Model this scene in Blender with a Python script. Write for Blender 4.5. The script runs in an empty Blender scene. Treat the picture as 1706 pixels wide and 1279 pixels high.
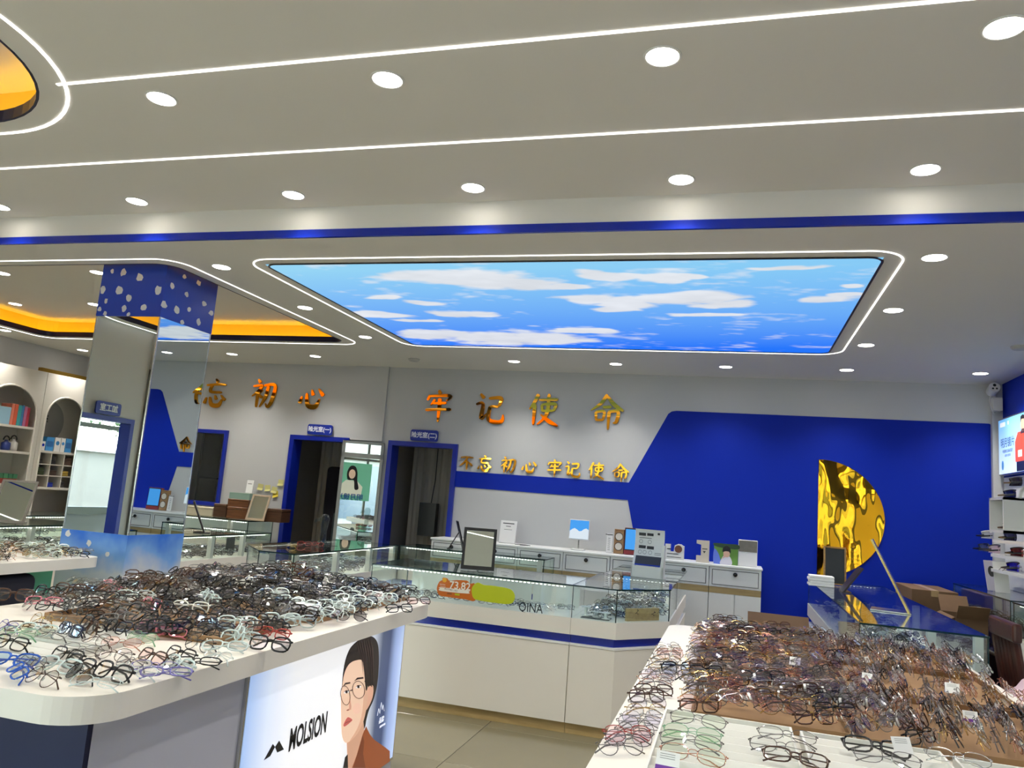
import bpy, bmesh, math, random
import numpy as np
from mathutils import Vector, Matrix, Euler

# ------------------------------------------------------------------ camera
YAW, PITCH, ROLL, FPX = -0.286674, 0.146724, 0.0775765, 1288.9
EYE = 1.55
def _rot():
    cy, sy = math.cos(YAW), math.sin(YAW); cp, sp = math.cos(PITCH), math.sin(PITCH)
    f = Vector((sy*cp, cy*cp, sp)); r = Vector((cy, -sy, 0)); u = r.cross(f)
    cr, sr = math.cos(ROLL), math.sin(ROLL)
    return cr*r + sr*u, -sr*r + cr*u, f
CR, CU, CF = _rot()
scene = bpy.context.scene
cam_data = bpy.data.cameras.new('camera'); cam = bpy.data.objects.new('camera', cam_data)
scene.collection.objects.link(cam)
cam.matrix_world = Matrix(((CR.x, CU.x, -CF.x, 0), (CR.y, CU.y, -CF.y, 0), (CR.z, CU.z, -CF.z, EYE), (0, 0, 0, 1)))
cam_data.sensor_width = 36.0; cam_data.lens = 36.0*FPX/1706.0
cam_data.clip_start = 0.05; cam_data.clip_end = 200
scene.camera = cam

# pixel of the photograph -> a ray; the depth always comes from a surface
def ray(px, py): return CR*((px-853)/FPX) + CU*((639.5-py)/FPX) + CF
def atz(px, py, z): d = ray(px, py); t = (z-EYE)/d.z; return Vector((d.x*t, d.y*t, z))
def aty(px, py, y): d = ray(px, py); t = y/d.y; return Vector((d.x*t, y, EYE+d.z*t))
def atx(px, py, x): d = ray(px, py); t = x/d.x; return Vector((x, d.y*t, EYE+d.z*t))

# ------------------------------------------------------------------ light
world = bpy.data.worlds.new('world'); scene.world = world; world.use_nodes = True
wn = world.node_tree.nodes; wl = world.node_tree.links
bg = wn['Background']
sky = wn.new('ShaderNodeTexSky'); sky.sky_type = 'NISHITA'; sky.sun_elevation = math.radians(48); sky.sun_rotation = math.radians(150)
sky.sun_disc = False
haze = wn.new('ShaderNodeMix'); haze.data_type = 'RGBA'; haze.inputs['Factor'].default_value = 0.72       # thin bright overcast
haze.inputs['B'].default_value = (0.62, 0.60, 0.57, 1)
wl.new(sky.outputs['Color'], haze.inputs['A']); wl.new(haze.outputs['Result'], bg.inputs['Color']); bg.inputs['Strength'].default_value = 8.0
scene.view_settings.view_transform = 'Standard'; scene.view_settings.look = 'None'
scene.view_settings.exposure = 0.50; scene.view_settings.gamma = 1.0; scene.view_settings.use_curve_mapping = False
cy = scene.cycles
cy.use_denoising = True; cy.use_adaptive_sampling = True; cy.adaptive_threshold = 0.025; cy.max_bounces = 9; cy.diffuse_bounces = 5; cy.glossy_bounces = 5; cy.transparent_max_bounces = 24
cy.transmission_bounces = 6; cy.caustics_reflective = False; cy.caustics_refractive = False; cy.sample_clamp_indirect = 4.0
DOWN_W = 8.0          # one downlight
# ------------------------------------------------------------------ helpers
COL = scene.collection
rnd = random.Random(7)
def srgb(r, g, b):
    f = lambda c: (c/255/12.92) if c/255 <= 0.04045 else ((c/255+0.055)/1.055)**2.4
    return (f(r), f(g), f(b), 1.0)
MATS = {}
def M(name, col=(200, 200, 200), rough=0.5, metal=0.0, emit=0.0, noise=0.0, nscale=20.0, bump=0.0, bscale=60.0, spec=0.5, coat=0.0, alpha=1.0):
    if name in MATS: return MATS[name]
    m = bpy.data.materials.new(name); m.use_nodes = True; MATS[name] = m
    nt = m.node_tree; b = nt.nodes['Principled BSDF']; c = srgb(*col)
    b.inputs['Base Color'].default_value = c; b.inputs['Roughness'].default_value = rough; b.inputs['Metallic'].default_value = metal
    b.inputs['Specular IOR Level'].default_value = spec; b.inputs['Coat Weight'].default_value = coat
    b.inputs['Alpha'].default_value = alpha
    if emit: b.inputs['Emission Color'].default_value = c; b.inputs['Emission Strength'].default_value = emit
    tc = nt.nodes.new('ShaderNodeTexCoord')
    n = nt.nodes.new('ShaderNodeTexNoise'); n.inputs['Scale'].default_value = nscale; n.inputs['Detail'].default_value = 3
    nt.links.new(tc.outputs['Object'], n.inputs['Vector'])
    if noise:
        mx = nt.nodes.new('ShaderNodeMix'); mx.data_type = 'RGBA'; mx.blend_type = 'MULTIPLY'; mx.inputs['Factor'].default_value = 1.0
        r = nt.nodes.new('ShaderNodeMapRange'); r.inputs['To Min'].default_value = 1-noise; r.inputs['To Max'].default_value = 1+noise*0.5
        nt.links.new(n.outputs['Fac'], r.inputs['Value']); mx.inputs['A'].default_value = c
        nt.links.new(r.outputs['Result'], mx.inputs['B']); nt.links.new(mx.outputs['Result'], b.inputs['Base Color'])
    if bump:
        n2 = nt.nodes.new('ShaderNodeTexNoise'); n2.inputs['Scale'].default_value = bscale; n2.inputs['Detail'].default_value = 2
        nt.links.new(tc.outputs['Object'], n2.inputs['Vector'])
        bp = nt.nodes.new('ShaderNodeBump'); bp.inputs['Strength'].default_value = bump; bp.inputs['Distance'].default_value = 0.01
        nt.links.new(n2.outputs['Fac'], bp.inputs['Height']); nt.links.new(bp.outputs['Normal'], b.inputs['Normal'])
    return m
def glass_mat(name, tint=(225, 240, 232), refl=1.0):
    if name in MATS: return MATS[name]
    m = bpy.data.materials.new(name); m.use_nodes = True; MATS[name] = m
    nt = m.node_tree; nt.nodes.clear()
    o = nt.nodes.new('ShaderNodeOutputMaterial'); t = nt.nodes.new('ShaderNodeBsdfTransparent'); g = nt.nodes.new('ShaderNodeBsdfGlossy')
    t.inputs['Color'].default_value = srgb(*tint); g.inputs['Roughness'].default_value = 0.0; g.inputs['Color'].default_value = (refl, refl, refl, 1)
    f = nt.nodes.new('ShaderNodeFresnel'); ge = nt.nodes.new('ShaderNodeNewGeometry'); ma = nt.nodes.new('ShaderNodeMath'); ma.operation = 'MULTIPLY_ADD'
    ma.inputs[1].default_value = -0.8333; ma.inputs[2].default_value = 1.5; nt.links.new(ge.outputs['Backfacing'], ma.inputs[0]); nt.links.new(ma.outputs[0], f.inputs['IOR'])
    mx = nt.nodes.new('ShaderNodeMixShader'); nt.links.new(f.outputs[0], mx.inputs[0]); nt.links.new(t.outputs[0], mx.inputs[1]); nt.links.new(g.outputs[0], mx.inputs[2])
    nt.links.new(mx.outputs[0], o.inputs['Surface'])
    return m
def emit_mat(name, col, strength):
    if name in MATS: return MATS[name]
    m = bpy.data.materials.new(name); m.use_nodes = True; MATS[name] = m
    nt = m.node_tree; nt.nodes.clear(); o = nt.nodes.new('ShaderNodeOutputMaterial'); e = nt.nodes.new('ShaderNodeEmission')
    e.inputs['Color'].default_value = srgb(*col); e.inputs['Strength'].default_value = strength; nt.links.new(e.outputs[0], o.inputs['Surface'])
    return m
def wood_mat(name, c1, c2, rough=0.45, scale=3.0, axis=0):
    if name in MATS: return MATS[name]
    m = M(name, c1, rough); nt = m.node_tree; b = nt.nodes['Principled BSDF']
    tc = nt.nodes.new('ShaderNodeTexCoord'); mp = nt.nodes.new('ShaderNodeMapping')
    s = [scale*9]*3; s[axis] = scale; mp.inputs['Scale'].default_value = s
    n = nt.nodes.new('ShaderNodeTexNoise'); n.inputs['Scale'].default_value = 2.0; n.inputs['Detail'].default_value = 5
    cr = nt.nodes.new('ShaderNodeValToRGB'); cr.color_ramp.elements[0].color = srgb(*c1); cr.color_ramp.elements[1].color = srgb(*c2)
    cr.color_ramp.elements[0].position = 0.3; cr.color_ramp.elements[1].position = 0.7
    nt.links.new(tc.outputs['Object'], mp.inputs['Vector']); nt.links.new(mp.outputs[0], n.inputs['Vector'])
    nt.links.new(n.outputs['Fac'], cr.inputs['Fac']); nt.links.new(cr.outputs['Color'], b.inputs['Base Color'])
    return m
def vcol_mat(name, emit=0.0, rough=0.4):
    if name in MATS: return MATS[name]
    m = M(name, (255, 255, 255), rough); nt = m.node_tree; b = nt.nodes['Principled BSDF']
    a = nt.nodes.new('ShaderNodeVertexColor'); a.layer_name = 'print'
    nt.links.new(a.outputs['Color'], b.inputs['Base Color'])
    if emit:
        nt.links.new(a.outputs['Color'], b.inputs['Emission Color']); b.inputs['Emission Strength'].default_value = emit
    return m

# ---- geometry into a bmesh (world coordinates)
def bm_box(bm, x0, x1, y0, y1, z0, z1, mat=None):
    v = [bm.verts.new(p) for p in ((x0,y0,z0),(x1,y0,z0),(x1,y1,z0),(x0,y1,z0),(x0,y0,z1),(x1,y0,z1),(x1,y1,z1),(x0,y1,z1))]
    if mat is not None:
        for q in v: q.co = mat @ q.co
    for f in ((3,2,1,0),(4,5,6,7),(0,1,5,4),(1,2,6,5),(2,3,7,6),(3,0,4,7)): bm.faces.new([v[i] for i in f])
    return v
def bm_rbox(bm, x0, x1, y0, y1, z0, z1, r=0.01, seg=2, mat=None):
    t = bmesh.new(); bm_box(t, x0, x1, y0, y1, z0, z1)
    bmesh.ops.bevel(t, geom=t.edges[:], offset=min(r, 0.45*min(x1-x0, y1-y0, z1-z0)), segments=seg, affect='EDGES', profile=0.5)
    merge(bm, t, mat)
def merge(bm, t, mat=None):
    mp = {v: bm.verts.new((mat @ v.co) if mat is not None else v.co) for v in t.verts}
    for f in t.faces:
        try: bm.faces.new([mp[v] for v in f.verts])
        except ValueError: pass
    t.free()
def bm_prism(bm, poly, z0, z1, mat=None):
    n = len(poly)
    a = [bm.verts.new((p[0], p[1], z0)) for p in poly]; b = [bm.verts.new((p[0], p[1], z1)) for p in poly]
    if mat is not None:
        for q in a+b: q.co = mat @ q.co
    bm.faces.new(a[::-1]); bm.faces.new(b)
    for i in range(n): bm.faces.new((a[i], a[(i+1) % n], b[(i+1) % n], b[i]))
def bm_tube(bm, pts, r, sides=6, closed=False, cap=True):
    pts = [Vector(p) for p in pts]; n = len(pts); rings = []
    rr = r if isinstance(r, (list, tuple)) else [r]*n
    for i, p in enumerate(pts):
        if closed: d = pts[(i+1) % n]-pts[i-1]
        else: d = pts[min(i+1, n-1)]-pts[max(i-1, 0)]
        d.normalize(); ref = Vector((0, 0, 1)) if abs(d.z) < 0.9 else Vector((1, 0, 0))
        s = d.cross(ref).normalized(); u = s.cross(d)
        rings.append([bm.verts.new(p + (s*math.cos(2*math.pi*k/sides)+u*math.sin(2*math.pi*k/sides))*rr[i]) for k in range(sides)])
    m = n if closed else n-1
    for i in range(m):
        a, b = rings[i], rings[(i+1) % n]
        for k in range(sides): bm.faces.new((a[k], a[(k+1) % sides], b[(k+1) % sides], b[k]))
    if cap and not closed: bm.faces.new(rings[0][::-1]); bm.faces.new(rings[-1])
def bm_lathe(bm, prof, cx, cy, n=24, mat=None):
    rings = []
    for r, z in prof:
        rings.append([bm.verts.new((cx+r*math.cos(2*math.pi*k/n), cy+r*math.sin(2*math.pi*k/n), z)) for k in range(n)])
    if mat is not None:
        for g in rings:
            for v in g: v.co = mat @ v.co
    for a, b in zip(rings, rings[1:]):
        for k in range(n): bm.faces.new((a[k], a[(k+1) % n], b[(k+1) % n], b[k]))
    bm.faces.new(rings[0][::-1]); bm.faces.new(rings[-1])
def rr(x0, x1, y0, y1, r, n=8):
    out = []
    for cx, cyy, a0 in ((x1-r, y1-r, 0), (x0+r, y1-r, 90), (x0+r, y0+r, 180), (x1-r, y0+r, 270)):
        for k in range(n+1):
            a = math.radians(a0+90*k/n); out.append((cx+r*math.cos(a), cyy+r*math.sin(a)))
    return out
def plate(bm, outer, holes, z):
    es = []
    for loop in [outer]+holes:
        vs = [bm.verts.new((p[0], p[1], z)) for p in loop]
        es += [bm.edges.new((vs[i], vs[(i+1) % len(vs)])) for i in range(len(vs))]
    bmesh.ops.triangle_fill(bm, edges=es, use_beauty=True, use_dissolve=False)
def wallband(bm, loop, z0, z1):
    a = [bm.verts.new((p[0], p[1], z0)) for p in loop]; b = [bm.verts.new((p[0], p[1], z1)) for p in loop]
    for i in range(len(loop)): bm.faces.new((a[i], a[(i+1) % len(a)], b[(i+1) % len(a)], b[i]))
def ringband(bm, lo, li, z0, z1):
    n = len(lo); A = [[bm.verts.new((p[0], p[1], z)) for p in L] for L, z in ((lo, z0), (li, z0), (li, z1), (lo, z1))]
    for i in range(n):
        j = (i+1) % n
        for k in range(4):
            bm.faces.new((A[k][i], A[k][j], A[(k+1) % 4][j], A[(k+1) % 4][i]))

# ---- objects
def finish(bm, fix=True):
    if fix: bmesh.ops.recalc_face_normals(bm, faces=bm.faces[:])
def obj(name, bm, mat, parent=None, smooth=False, fix=True):
    finish(bm, fix)
    me = bpy.data.meshes.new(name); bm.to_mesh(me); bm.free()
    return link(name, me, mat, parent, smooth)
def link(name, me, mat, parent=None, smooth=False):
    if mat is not None and not me.materials: me.materials.append(mat)
    if smooth:
        me.polygons.foreach_set('use_smooth', [True]*len(me.polygons))
    o = bpy.data.objects.new(name, me); COL.objects.link(o)
    if parent is not None: own(o, parent)
    return o
def own(o, parent):
    o.parent = parent; o.matrix_parent_inverse = parent_world(parent).inverted()
def parent_world(p):
    m = p.matrix_basis.copy()
    return m if p.parent is None else parent_world(p.parent) @ p.matrix_parent_inverse @ m
def tag(o, label=None, cat=None, group=None, kind=None):
    if label: o['label'] = label
    if cat: o['category'] = cat
    if group: o['group'] = group
    if kind: o['kind'] = kind
    return o
def thing(name, label, cat, loc=(0, 0, 0), group=None, rot=None):
    o = bpy.data.objects.new(name, None); COL.objects.link(o); o.location = loc; o.empty_display_size = 0.1
    if rot is not None: o.rotation_euler = rot
    return tag(o, label, cat, group)
def struct(name, bm, mat, parent=None, smooth=False, fix=True):
    o = obj(name, bm, mat, parent, smooth, fix)
    if parent is None: o['kind'] = 'structure'
    return o
def box(name, x0, x1, y0, y1, z0, z1, mat, parent=None, r=0.0, T=None):
    bm = bmesh.new()
    if r: bm_rbox(bm, x0, x1, y0, y1, z0, z1, r, 2, T)
    else: bm_box(bm, x0, x1, y0, y1, z0, z1, T)
    return obj(name, bm, mat, parent)
def frameT(origin, xdir, zdir=(0, 0, 1)):
    """matrix whose x axis runs along xdir, z along zdir, y = z cross x (into the thing)"""
    x = Vector(xdir).normalized(); z = Vector(zdir); z = (z-x*z.dot(x)).normalized(); y = z.cross(x)
    return Matrix(((x.x, y.x, z.x, origin[0]), (x.y, y.y, z.y, origin[1]), (x.z, y.z, z.z, origin[2]), (0, 0, 0, 1)))
_fc = {}
def text_mesh(s, size, depth=0.001, offset=0.0, shear=0.0, align='CENTER'):
    cu = bpy.data.curves.new('lettering', 'FONT'); cu.body = s; cu.size = size; cu.extrude = depth; cu.offset = offset; cu.shear = shear
    cu.align_x = align; cu.align_y = 'CENTER'; cu.resolution_u = 3
    o = bpy.data.objects.new('lettering', cu); COL.objects.link(o)
    dg = bpy.context.evaluated_depsgraph_get(); me = bpy.data.meshes.new_from_object(o.evaluated_get(dg))
    bpy.data.objects.remove(o); bpy.data.curves.remove(cu)
    return me
def text(name, s, size, T, mat, parent, depth=0.001, offset=0.0, shear=0.0, sx=1.0, align='CENTER'):
    """flat lettering; local x along T's x, local up along T's z, facing T's -y"""
    me = text_mesh(s, size, depth, offset, shear, align)
    me.transform(T @ Matrix(((sx, 0, 0, 0), (0, 0, -1, 0), (0, 1, 0, 0), (0, 0, 0, 1))))
    me.materials.clear()
    return link(name, me, mat, parent)
def poly_on(bm, pts, nrm, t=0.0012):
    """thin flat print from a 3D outline"""
    n = Vector(nrm)*t; a = [bm.verts.new(Vector(p)) for p in pts]; b = [bm.verts.new(Vector(p)+n) for p in pts]
    bm.faces.new(b); bm.faces.new(a[::-1])
    for i in range(len(a)): bm.faces.new((a[i], a[(i+1) % len(a)], b[(i+1) % len(a)], b[i]))
def ell(cx, cyy, rx, ry, n=20, a=0.0):
    ca, sa = math.cos(a), math.sin(a)
    return [(cx+rx*math.cos(t)*ca-ry*math.sin(t)*sa, cyy+rx*math.cos(t)*sa+ry*math.sin(t)*ca) for t in (2*math.pi*k/n for k in range(n))]
def smooth_poly(pts, n=4):
    out = []; m = len(pts)
    for i in range(m):
        p0, p1, p2, p3 = (np.array(pts[(i+k-1) % m], float) for k in range(4))
        for k in range(n):
            t = k/n; out.append(tuple(0.5*(2*p1+(p2-p0)*t+(2*p0-5*p1+4*p2-p3)*t*t+(3*p1-p0-3*p2+p3)*t**3)))
    return out
_r = np.random.RandomState(3); _NG = _r.rand(64, 64)
def vnoise(x, y):
    xi = np.floor(x).astype(int); yi = np.floor(y).astype(int); fx = x-xi; fy = y-yi
    fx = fx*fx*(3-2*fx); fy = fy*fy*(3-2*fy); g = lambda a, b: _NG[a % 64, b % 64]
    return (g(xi, yi)*(1-fx)+g(xi+1, yi)*fx)*(1-fy)+(g(xi, yi+1)*(1-fx)+g(xi+1, yi+1)*fx)*fy
def fbm(x, y, o=5):
    s = 0; a = 0.5
    for k in range(o): s = s+a*vnoise(x*2**k+17*k, y*2**k+5*k); a *= 0.5
    return s

# ------------------------------------------------------------------ common materials
WHITE = M('white_paint', (194, 194, 193), 0.55, noise=0.02, nscale=3, bump=0.03, bscale=90)
CEIL = M('ceiling_paint', (236, 232, 222), 0.6, noise=0.02, nscale=2)
BLUE = M('royal_blue_paint', (0, 36, 158), 0.5, noise=0.04, nscale=3, spec=0.2)
BLUEG = M('blue_gloss', (10, 40, 165), 0.18)
NAVY = M('navy_lacquer', (3, 8, 54), 0.35, spec=0.25)
LAM = M('warm_white_laminate', (238, 232, 220), 0.35, noise=0.02, nscale=5)
LAM2 = M('cool_white_laminate', (238, 238, 233), 0.35, noise=0.02, nscale=5)
OAK = wood_mat('oak_strip', (172, 146, 96), (196, 170, 118), 0.4, 2.0)
ALU = M('aluminium', (168, 168, 162), 0.3, 1.0)
ALUP = M('grey_profile', (150, 150, 143), 0.4, 0.3)
CHROME = M('chrome', (220, 220, 220), 0.06, 1.0)
MIRROR = M('mirror_silver', (228, 236, 232), 0.0, 1.0)
GOLD = M('gold_mirror', (255, 172, 48), 0.03, 1.0)
BLACK = M('black_plastic', (18, 18, 20), 0.35)
DARK = M('dark_grey', (52, 50, 48), 0.6)
GLASS = glass_mat('clear_glass', (249, 253, 251)); GLASSTOP = glass_mat('counter_glass', (246, 252, 249))
GEDGE = M('glass_edge', (10, 40, 38), 0.12)
KRAFT = M('kraft_cardboard', (150, 116, 80), 0.85, noise=0.12, nscale=14)
KRAFT2 = M('brown_cardboard', (112, 84, 58), 0.85, noise=0.15, nscale=14)
PAPER = M('white_paper', (236, 234, 230), 0.7)
SILVER = M('silver_metal', (200, 200, 198), 0.25, 1.0)
LEDW = emit_mat('led_white', (255, 252, 246), 2.2)
# ================================================================== STRUCTURE
XL, XR, YB, YF = -8.45, 2.45, 8.42, -2.6
ZC, ZF = 3.0, 3.188            # rear (dropped) ceiling, front ceiling
YS = 3.937                     # the step between them
XP = -6.8                      # partition of the processing room, glazed towards the street
# ---- floor of large polished tiles
fl = struct('floor', (lambda b: (bm_box(b, XL, XR, YF, YB+2.2, -0.12, -0.006), b)[1])(bmesh.new()), M('grout', (150, 143, 130), 0.8))
TILE = [M('floor_tile_%d' % k, c, 0.16, noise=0.05, nscale=4) for k, c in enumerate(((134, 126, 100), (129, 121, 96), (138, 130, 104)))]
tb = bmesh.new(); bm_rbox(tb, -0.398, 0.398, -0.398, 0.398, -0.006, 0.0, 0.002, 1)
tme = []
for k in range(3):
    c = tb.copy(); finish(c); me = bpy.data.meshes.new('tile'); c.to_mesh(me); c.free(); me.materials.append(TILE[k]); tme.append(me)
tb.free()
for i in range(14):
    for j in range(14):
        x = XR-0.43-0.8*i+0.0; y = YF+0.35+0.8*j
        if x < XL+0.3 or y > YB-0.1: continue
        o = bpy.data.objects.new('tile', tme[rnd.randrange(3)]); COL.objects.link(o); o.location = (x, y, 0); own(o, fl)
# ---- ceilings
GH = rr(-7.75, -3.87, 4.39, 6.99, 0.14)             # amber cove hole, rear ceiling
FH = rr(-6.6, -2.84, 0.0, 2.72, 0.75, 14)           # amber cove hole, front ceiling
b = bmesh.new(); plate(b, [(XL, YF), (XR, YF), (XR, YS), (XL, YS)], [FH], ZF); ceil_f = struct('ceiling', b, CEIL)
b = bmesh.new(); plate(b, [(XL, YS), (XR, YS), (XR, YB), (XL, YB)], [GH], ZC); ceil_r = struct('ceiling', b, CEIL)
b = bmesh.new(); bm_box(b, XL-0.3, XR+0.3, YF-0.05, YB+2.3, 3.55, 3.65); struct('ceiling', b, CEIL)  # unseen roof slab, added to block sky light from leaking in
b = bmesh.new(); bm_box(b, XL, XR, YS-0.012, YS, ZC+0.046, ZF); struct('trim_1', b, CEIL)
b = bmesh.new(); bm_box(b, XL, XR, YS-0.02, YS, ZC-0.002, ZC+0.046); struct('trim_2', b, BLUEG)
AMBER = emit_mat('amber_led', (255, 200, 16), 7.0)
def cove(x0, x1, y0, y1, r, z, zu, n, nm):
    d = 0.13
    lo = rr(x0, x1, y0, y1, r, n); ot = rr(x0-d, x1+d, y0-d, y1+d, r+d, n); i2 = rr(x0-0.012, x1+0.012, y0-0.012, y1+0.012, r+0.012, n)
    root = struct('trim_'+nm, (lambda b: (ringband(b, i2, lo, z-0.001, z+0.056), b)[1])(bmesh.new()), NAVY)
    b = bmesh.new(); wallband(b, ot, z, zu); obj('cove_wall', b, M('cove_glow_tint', (250, 206, 70), 0.6), root)  # amber glow of the LED tape is put into the wall colour
    b = bmesh.new(); ringband(b, ot, i2, z+0.003, z+0.006); obj('cove_ledge', b, CEIL, root)
    b = bmesh.new(); plate(b, ot, [], zu); obj('cove_ceiling', b, CEIL, root)
    a1 = rr(x0-0.03, x1+0.03, y0-0.03, y1+0.03, r+0.03, n); a2 = rr(x0-0.055, x1+0.055, y0-0.055, y1+0.055, r+0.055, n)
    b = bmesh.new(); ringband(b, a2, a1, z+0.008, z+0.018); obj('amber_led_tape', b, AMBER, root)
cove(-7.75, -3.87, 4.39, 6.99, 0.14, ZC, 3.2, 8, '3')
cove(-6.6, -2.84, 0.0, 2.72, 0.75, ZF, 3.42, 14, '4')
# ---- white light lines let into the ceilings
def led(name, label, lo, li, z):
    b = bmesh.new(); ringband(b, lo, li, z-0.004, z-0.0005); return tag(obj(name, b, LEDW), label, 'light strip', 'white light lines in the ceiling')
def grow(x0, x1, y0, y1, r, w, n=10): return rr(x0, x1, y0, y1, r, n), rr(x0+w, x1-w, y0+w, y1-w, r-w, n)
led('light_line', 'white light line ringing the blue sky ceiling panel', *grow(-3.236, 0.853, 4.31, 7.105, 0.2, 0.010), ZC)
led('light_line', 'white light line ringing the amber ceiling recess behind the mirror column', *grow(-7.87, -3.735, 4.27, 7.10, 0.2, 0.010), ZC)
led('light_line', 'curved white light line around the amber recess at the upper left', *grow(-6.75, -2.685, -0.12, 2.84, 0.9, 0.015, 16), ZF)
for y, x0, lab in ((2.465, -2.905, 'nearest straight white light line across the front ceiling'), (3.207, XL+0.4, 'straight white light line between the two rows of downlights')):
    b = bmesh.new(); bm_box(b, x0, XR-0.02, y-0.007, y+0.007, ZF-0.004, ZF-0.0005)
    tag(obj('light_line', b, LEDW), lab, 'light strip', 'white light lines in the ceiling')
# ---- back wall with openings
def D(x0, x1, z0, z1): return [(x0, z0), (x1, z0), (x1, z1), (x0, z1)]
WIN = (-7.0, -6.2, 1.20, 2.10); DO1 = (-5.20, -4.50, 0.0, 2.09); DO2 = (-3.88, -3.12, 0.0, 2.09)
def upright(bm, T):
    bmesh.ops.transform(bm, matrix=T, verts=bm.verts[:])
XZ = Matrix(((1, 0, 0, 0), (0, 0, 1, 0), (0, 1, 0, 0), (0, 0, 0, 1)))      # (x, z, y) -> (x, y, z)
b = bmesh.new()
outer = [(XL, 0), (DO1[0], 0), (DO1[0], DO1[3]), (DO1[1], DO1[3]), (DO1[1], 0), (DO2[0], 0), (DO2[0], DO2[3]), (DO2[1], DO2[3]), (DO2[1], 0), (XR, 0), (XR, 3.2), (XL, 3.2)]
plate(b, outer, [D(*WIN)], YB); upright(b, XZ)
wb = struct('wall_back', b, WHITE)
BP = [(-3.083, 1.636), (-1.09, 1.632), (-1.022, 1.349), (-0.70, 0.003), (2.39, 0.003), (2.39, 2.585), (2.375, 2.612), (2.34, 2.62), (-0.62, 2.617), (-0.67, 2.608), (-0.705, 2.58), (-1.088, 1.818), (-3.083, 1.815)]
b = bmesh.new(); bm_prism(b, BP, YB-0.006, YB-0.0005); upright(b, XZ); obj('blue_panel', b, BLUE, wb)
b = bmesh.new(); bm_box(b, -4.464, -4.024, YB-0.03, YB, 2.10, 3.0); obj('pilaster', b, WHITE, wb)
# rooms behind the openings
ROOM = M('dim_room_wall', (200, 194, 182), 0.8); CURT = M('grey_curtain', (170, 164, 152), 0.9)
b = bmesh.new(); bm_box(b, XL, XR, 10.1, 10.2, 0, 3.2); struct('wall_rear_rooms', b, ROOM)
for i, x in enumerate((-5.75, -4.2, -2.6)):
    b = bmesh.new(); bm_box(b, x-0.05, x+0.05, YB+0.02, 10.1, 0, 3.2); struct('wall_partition_%d' % (i+1), b, ROOM)
b = bmesh.new(); bm_box(b, XL, XR, YB+0.02, 10.1, 2.7, 2.72); struct('ceiling', b, ROOM)
def frame_rect(bm, x0, x1, z0, z1, w, y0, y1, bottom=True):
    bm_box(bm, x0-w, x0, y0, y1, z0-(w if bottom else 0), z1+w); bm_box(bm, x1, x1+w, y0, y1, z0-(w if bottom else 0), z1+w)
    bm_box(bm, x0, x1, y0, y1, z1, z1+w)
    if bottom: bm_box(bm, x0, x1, y0, y1, z0-w, z0)
BFR = M('blue_door_frame', (12, 36, 150), 0.3)
for i, d in enumerate((DO1, DO2)):
    b = bmesh.new(); frame_rect(b, d[0], d[1], 0.0, d[3]-0.025, 0.055, YB-0.035, YB+0.16, False); fr = struct('door_%d' % (i+1), b, BFR)
    # curtain hung inside the doorway
    b = bmesh.new(); n = 26; pts = []
    for k in range(n+1):
        x = d[0]-0.05+(d[1]-d[0]+0.1)*k/n; pts.append((x, YB+0.75+0.02*math.sin(k*1.9)+0.012*math.sin(k*0.7)))
    for q in range(n):
        (xa, ya), (xb, yb) = pts[q], pts[q+1]
        v = [b.verts.new(p) for p in ((xa, ya, 0.02), (xb, yb, 0.02), (xb, yb, 2.6), (xa, ya, 2.6), (xa, ya+0.01, 0.02), (xb, yb+0.01, 0.02), (xb, yb+0.01, 2.6), (xa, ya+0.01, 2.6))]
        b.faces.new(v[:4]); b.faces.new(v[4:][::-1])
    c = obj('curtain', b, CURT); tag(c, 'dim grey curtain inside the doorway of exam room %s' % ('one', 'two')[i], 'curtain', 'curtains inside the exam rooms')
b = bmesh.new(); frame_rect(b, WIN[0], WIN[1], WIN[2]+0.02, WIN[3]-0.02, 0.045, YB-0.03, YB+0.14); w1 = struct('window_1', b, BFR)
box('pane', WIN[0], WIN[1], YB+0.05, YB+0.056, WIN[2], WIN[3], GLASS, w1)
# things seen dimly through the openings
t = thing('coat_stand', 'dark garment on a stand inside the first exam room', 'coat stand', (-4.9, 8.95, 0))
b = bmesh.new(); bm_lathe(b, [(0.16, 0), (0.16, 0.02), (0.02, 0.03), (0.015, 1.55)], -4.9, 8.95, 12); obj('pole', b, BLACK, t)
b = bmesh.new(); bm_rbox(b, -5.0, -4.8, 8.90, 9.02, 0.55, 1.78, 0.05, 3); obj('coat', b, M('dark_cloth', (20, 18, 26), 0.9), t)
t = thing('eye_test_machine', 'dark eye testing machine on a stand inside the first exam room', 'machine', (-4.66, 8.8, 0))
box('table', -4.78, -4.52, 8.7, 8.95, 0.72, 0.76, DARK, t); box('leg', -4.67, -4.63, 8.8, 8.84, 0, 0.72, DARK, t)
b = bmesh.new(); bm_rbox(b, -4.76, -4.58, 8.74, 8.9, 0.762, 1.22, 0.04, 3); obj('head', b, M('machine_green', (44, 58, 56), 0.5), t)
t = thing('wall_box', 'flat dark box hanging by a cord in the second exam room', 'box', (-3.62, 9.1, 1.2))
box('case', -3.72, -3.5, 9.0, 9.1, 1.02, 1.42, BLACK, t); b = bmesh.new(); bm_tube(b, [(-3.6, 9.08, 1.42), (-3.58, 9.1, 1.7), (-3.58, 9.1, 2.4)], 0.006); obj('cord', b, BLACK, t)
t = thing('storage_shelf', 'dark shelf with white papers behind the blue framed window', 'shelf', (-6.6, 9.6, 0))
box('board', -7.3, -5.85, 9.4, 9.8, 1.50, 1.52, DARK, t); box('side', -7.3, -7.27, 9.4, 9.8, 0, 2.3, DARK, t); box('board', -7.3, -5.85, 9.4, 9.8, 0.98, 1.0, DARK, t); box('paper', -6.5, -6.25, 9.45, 9.7, 1.521, 1.62, PAPER, t)
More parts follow.
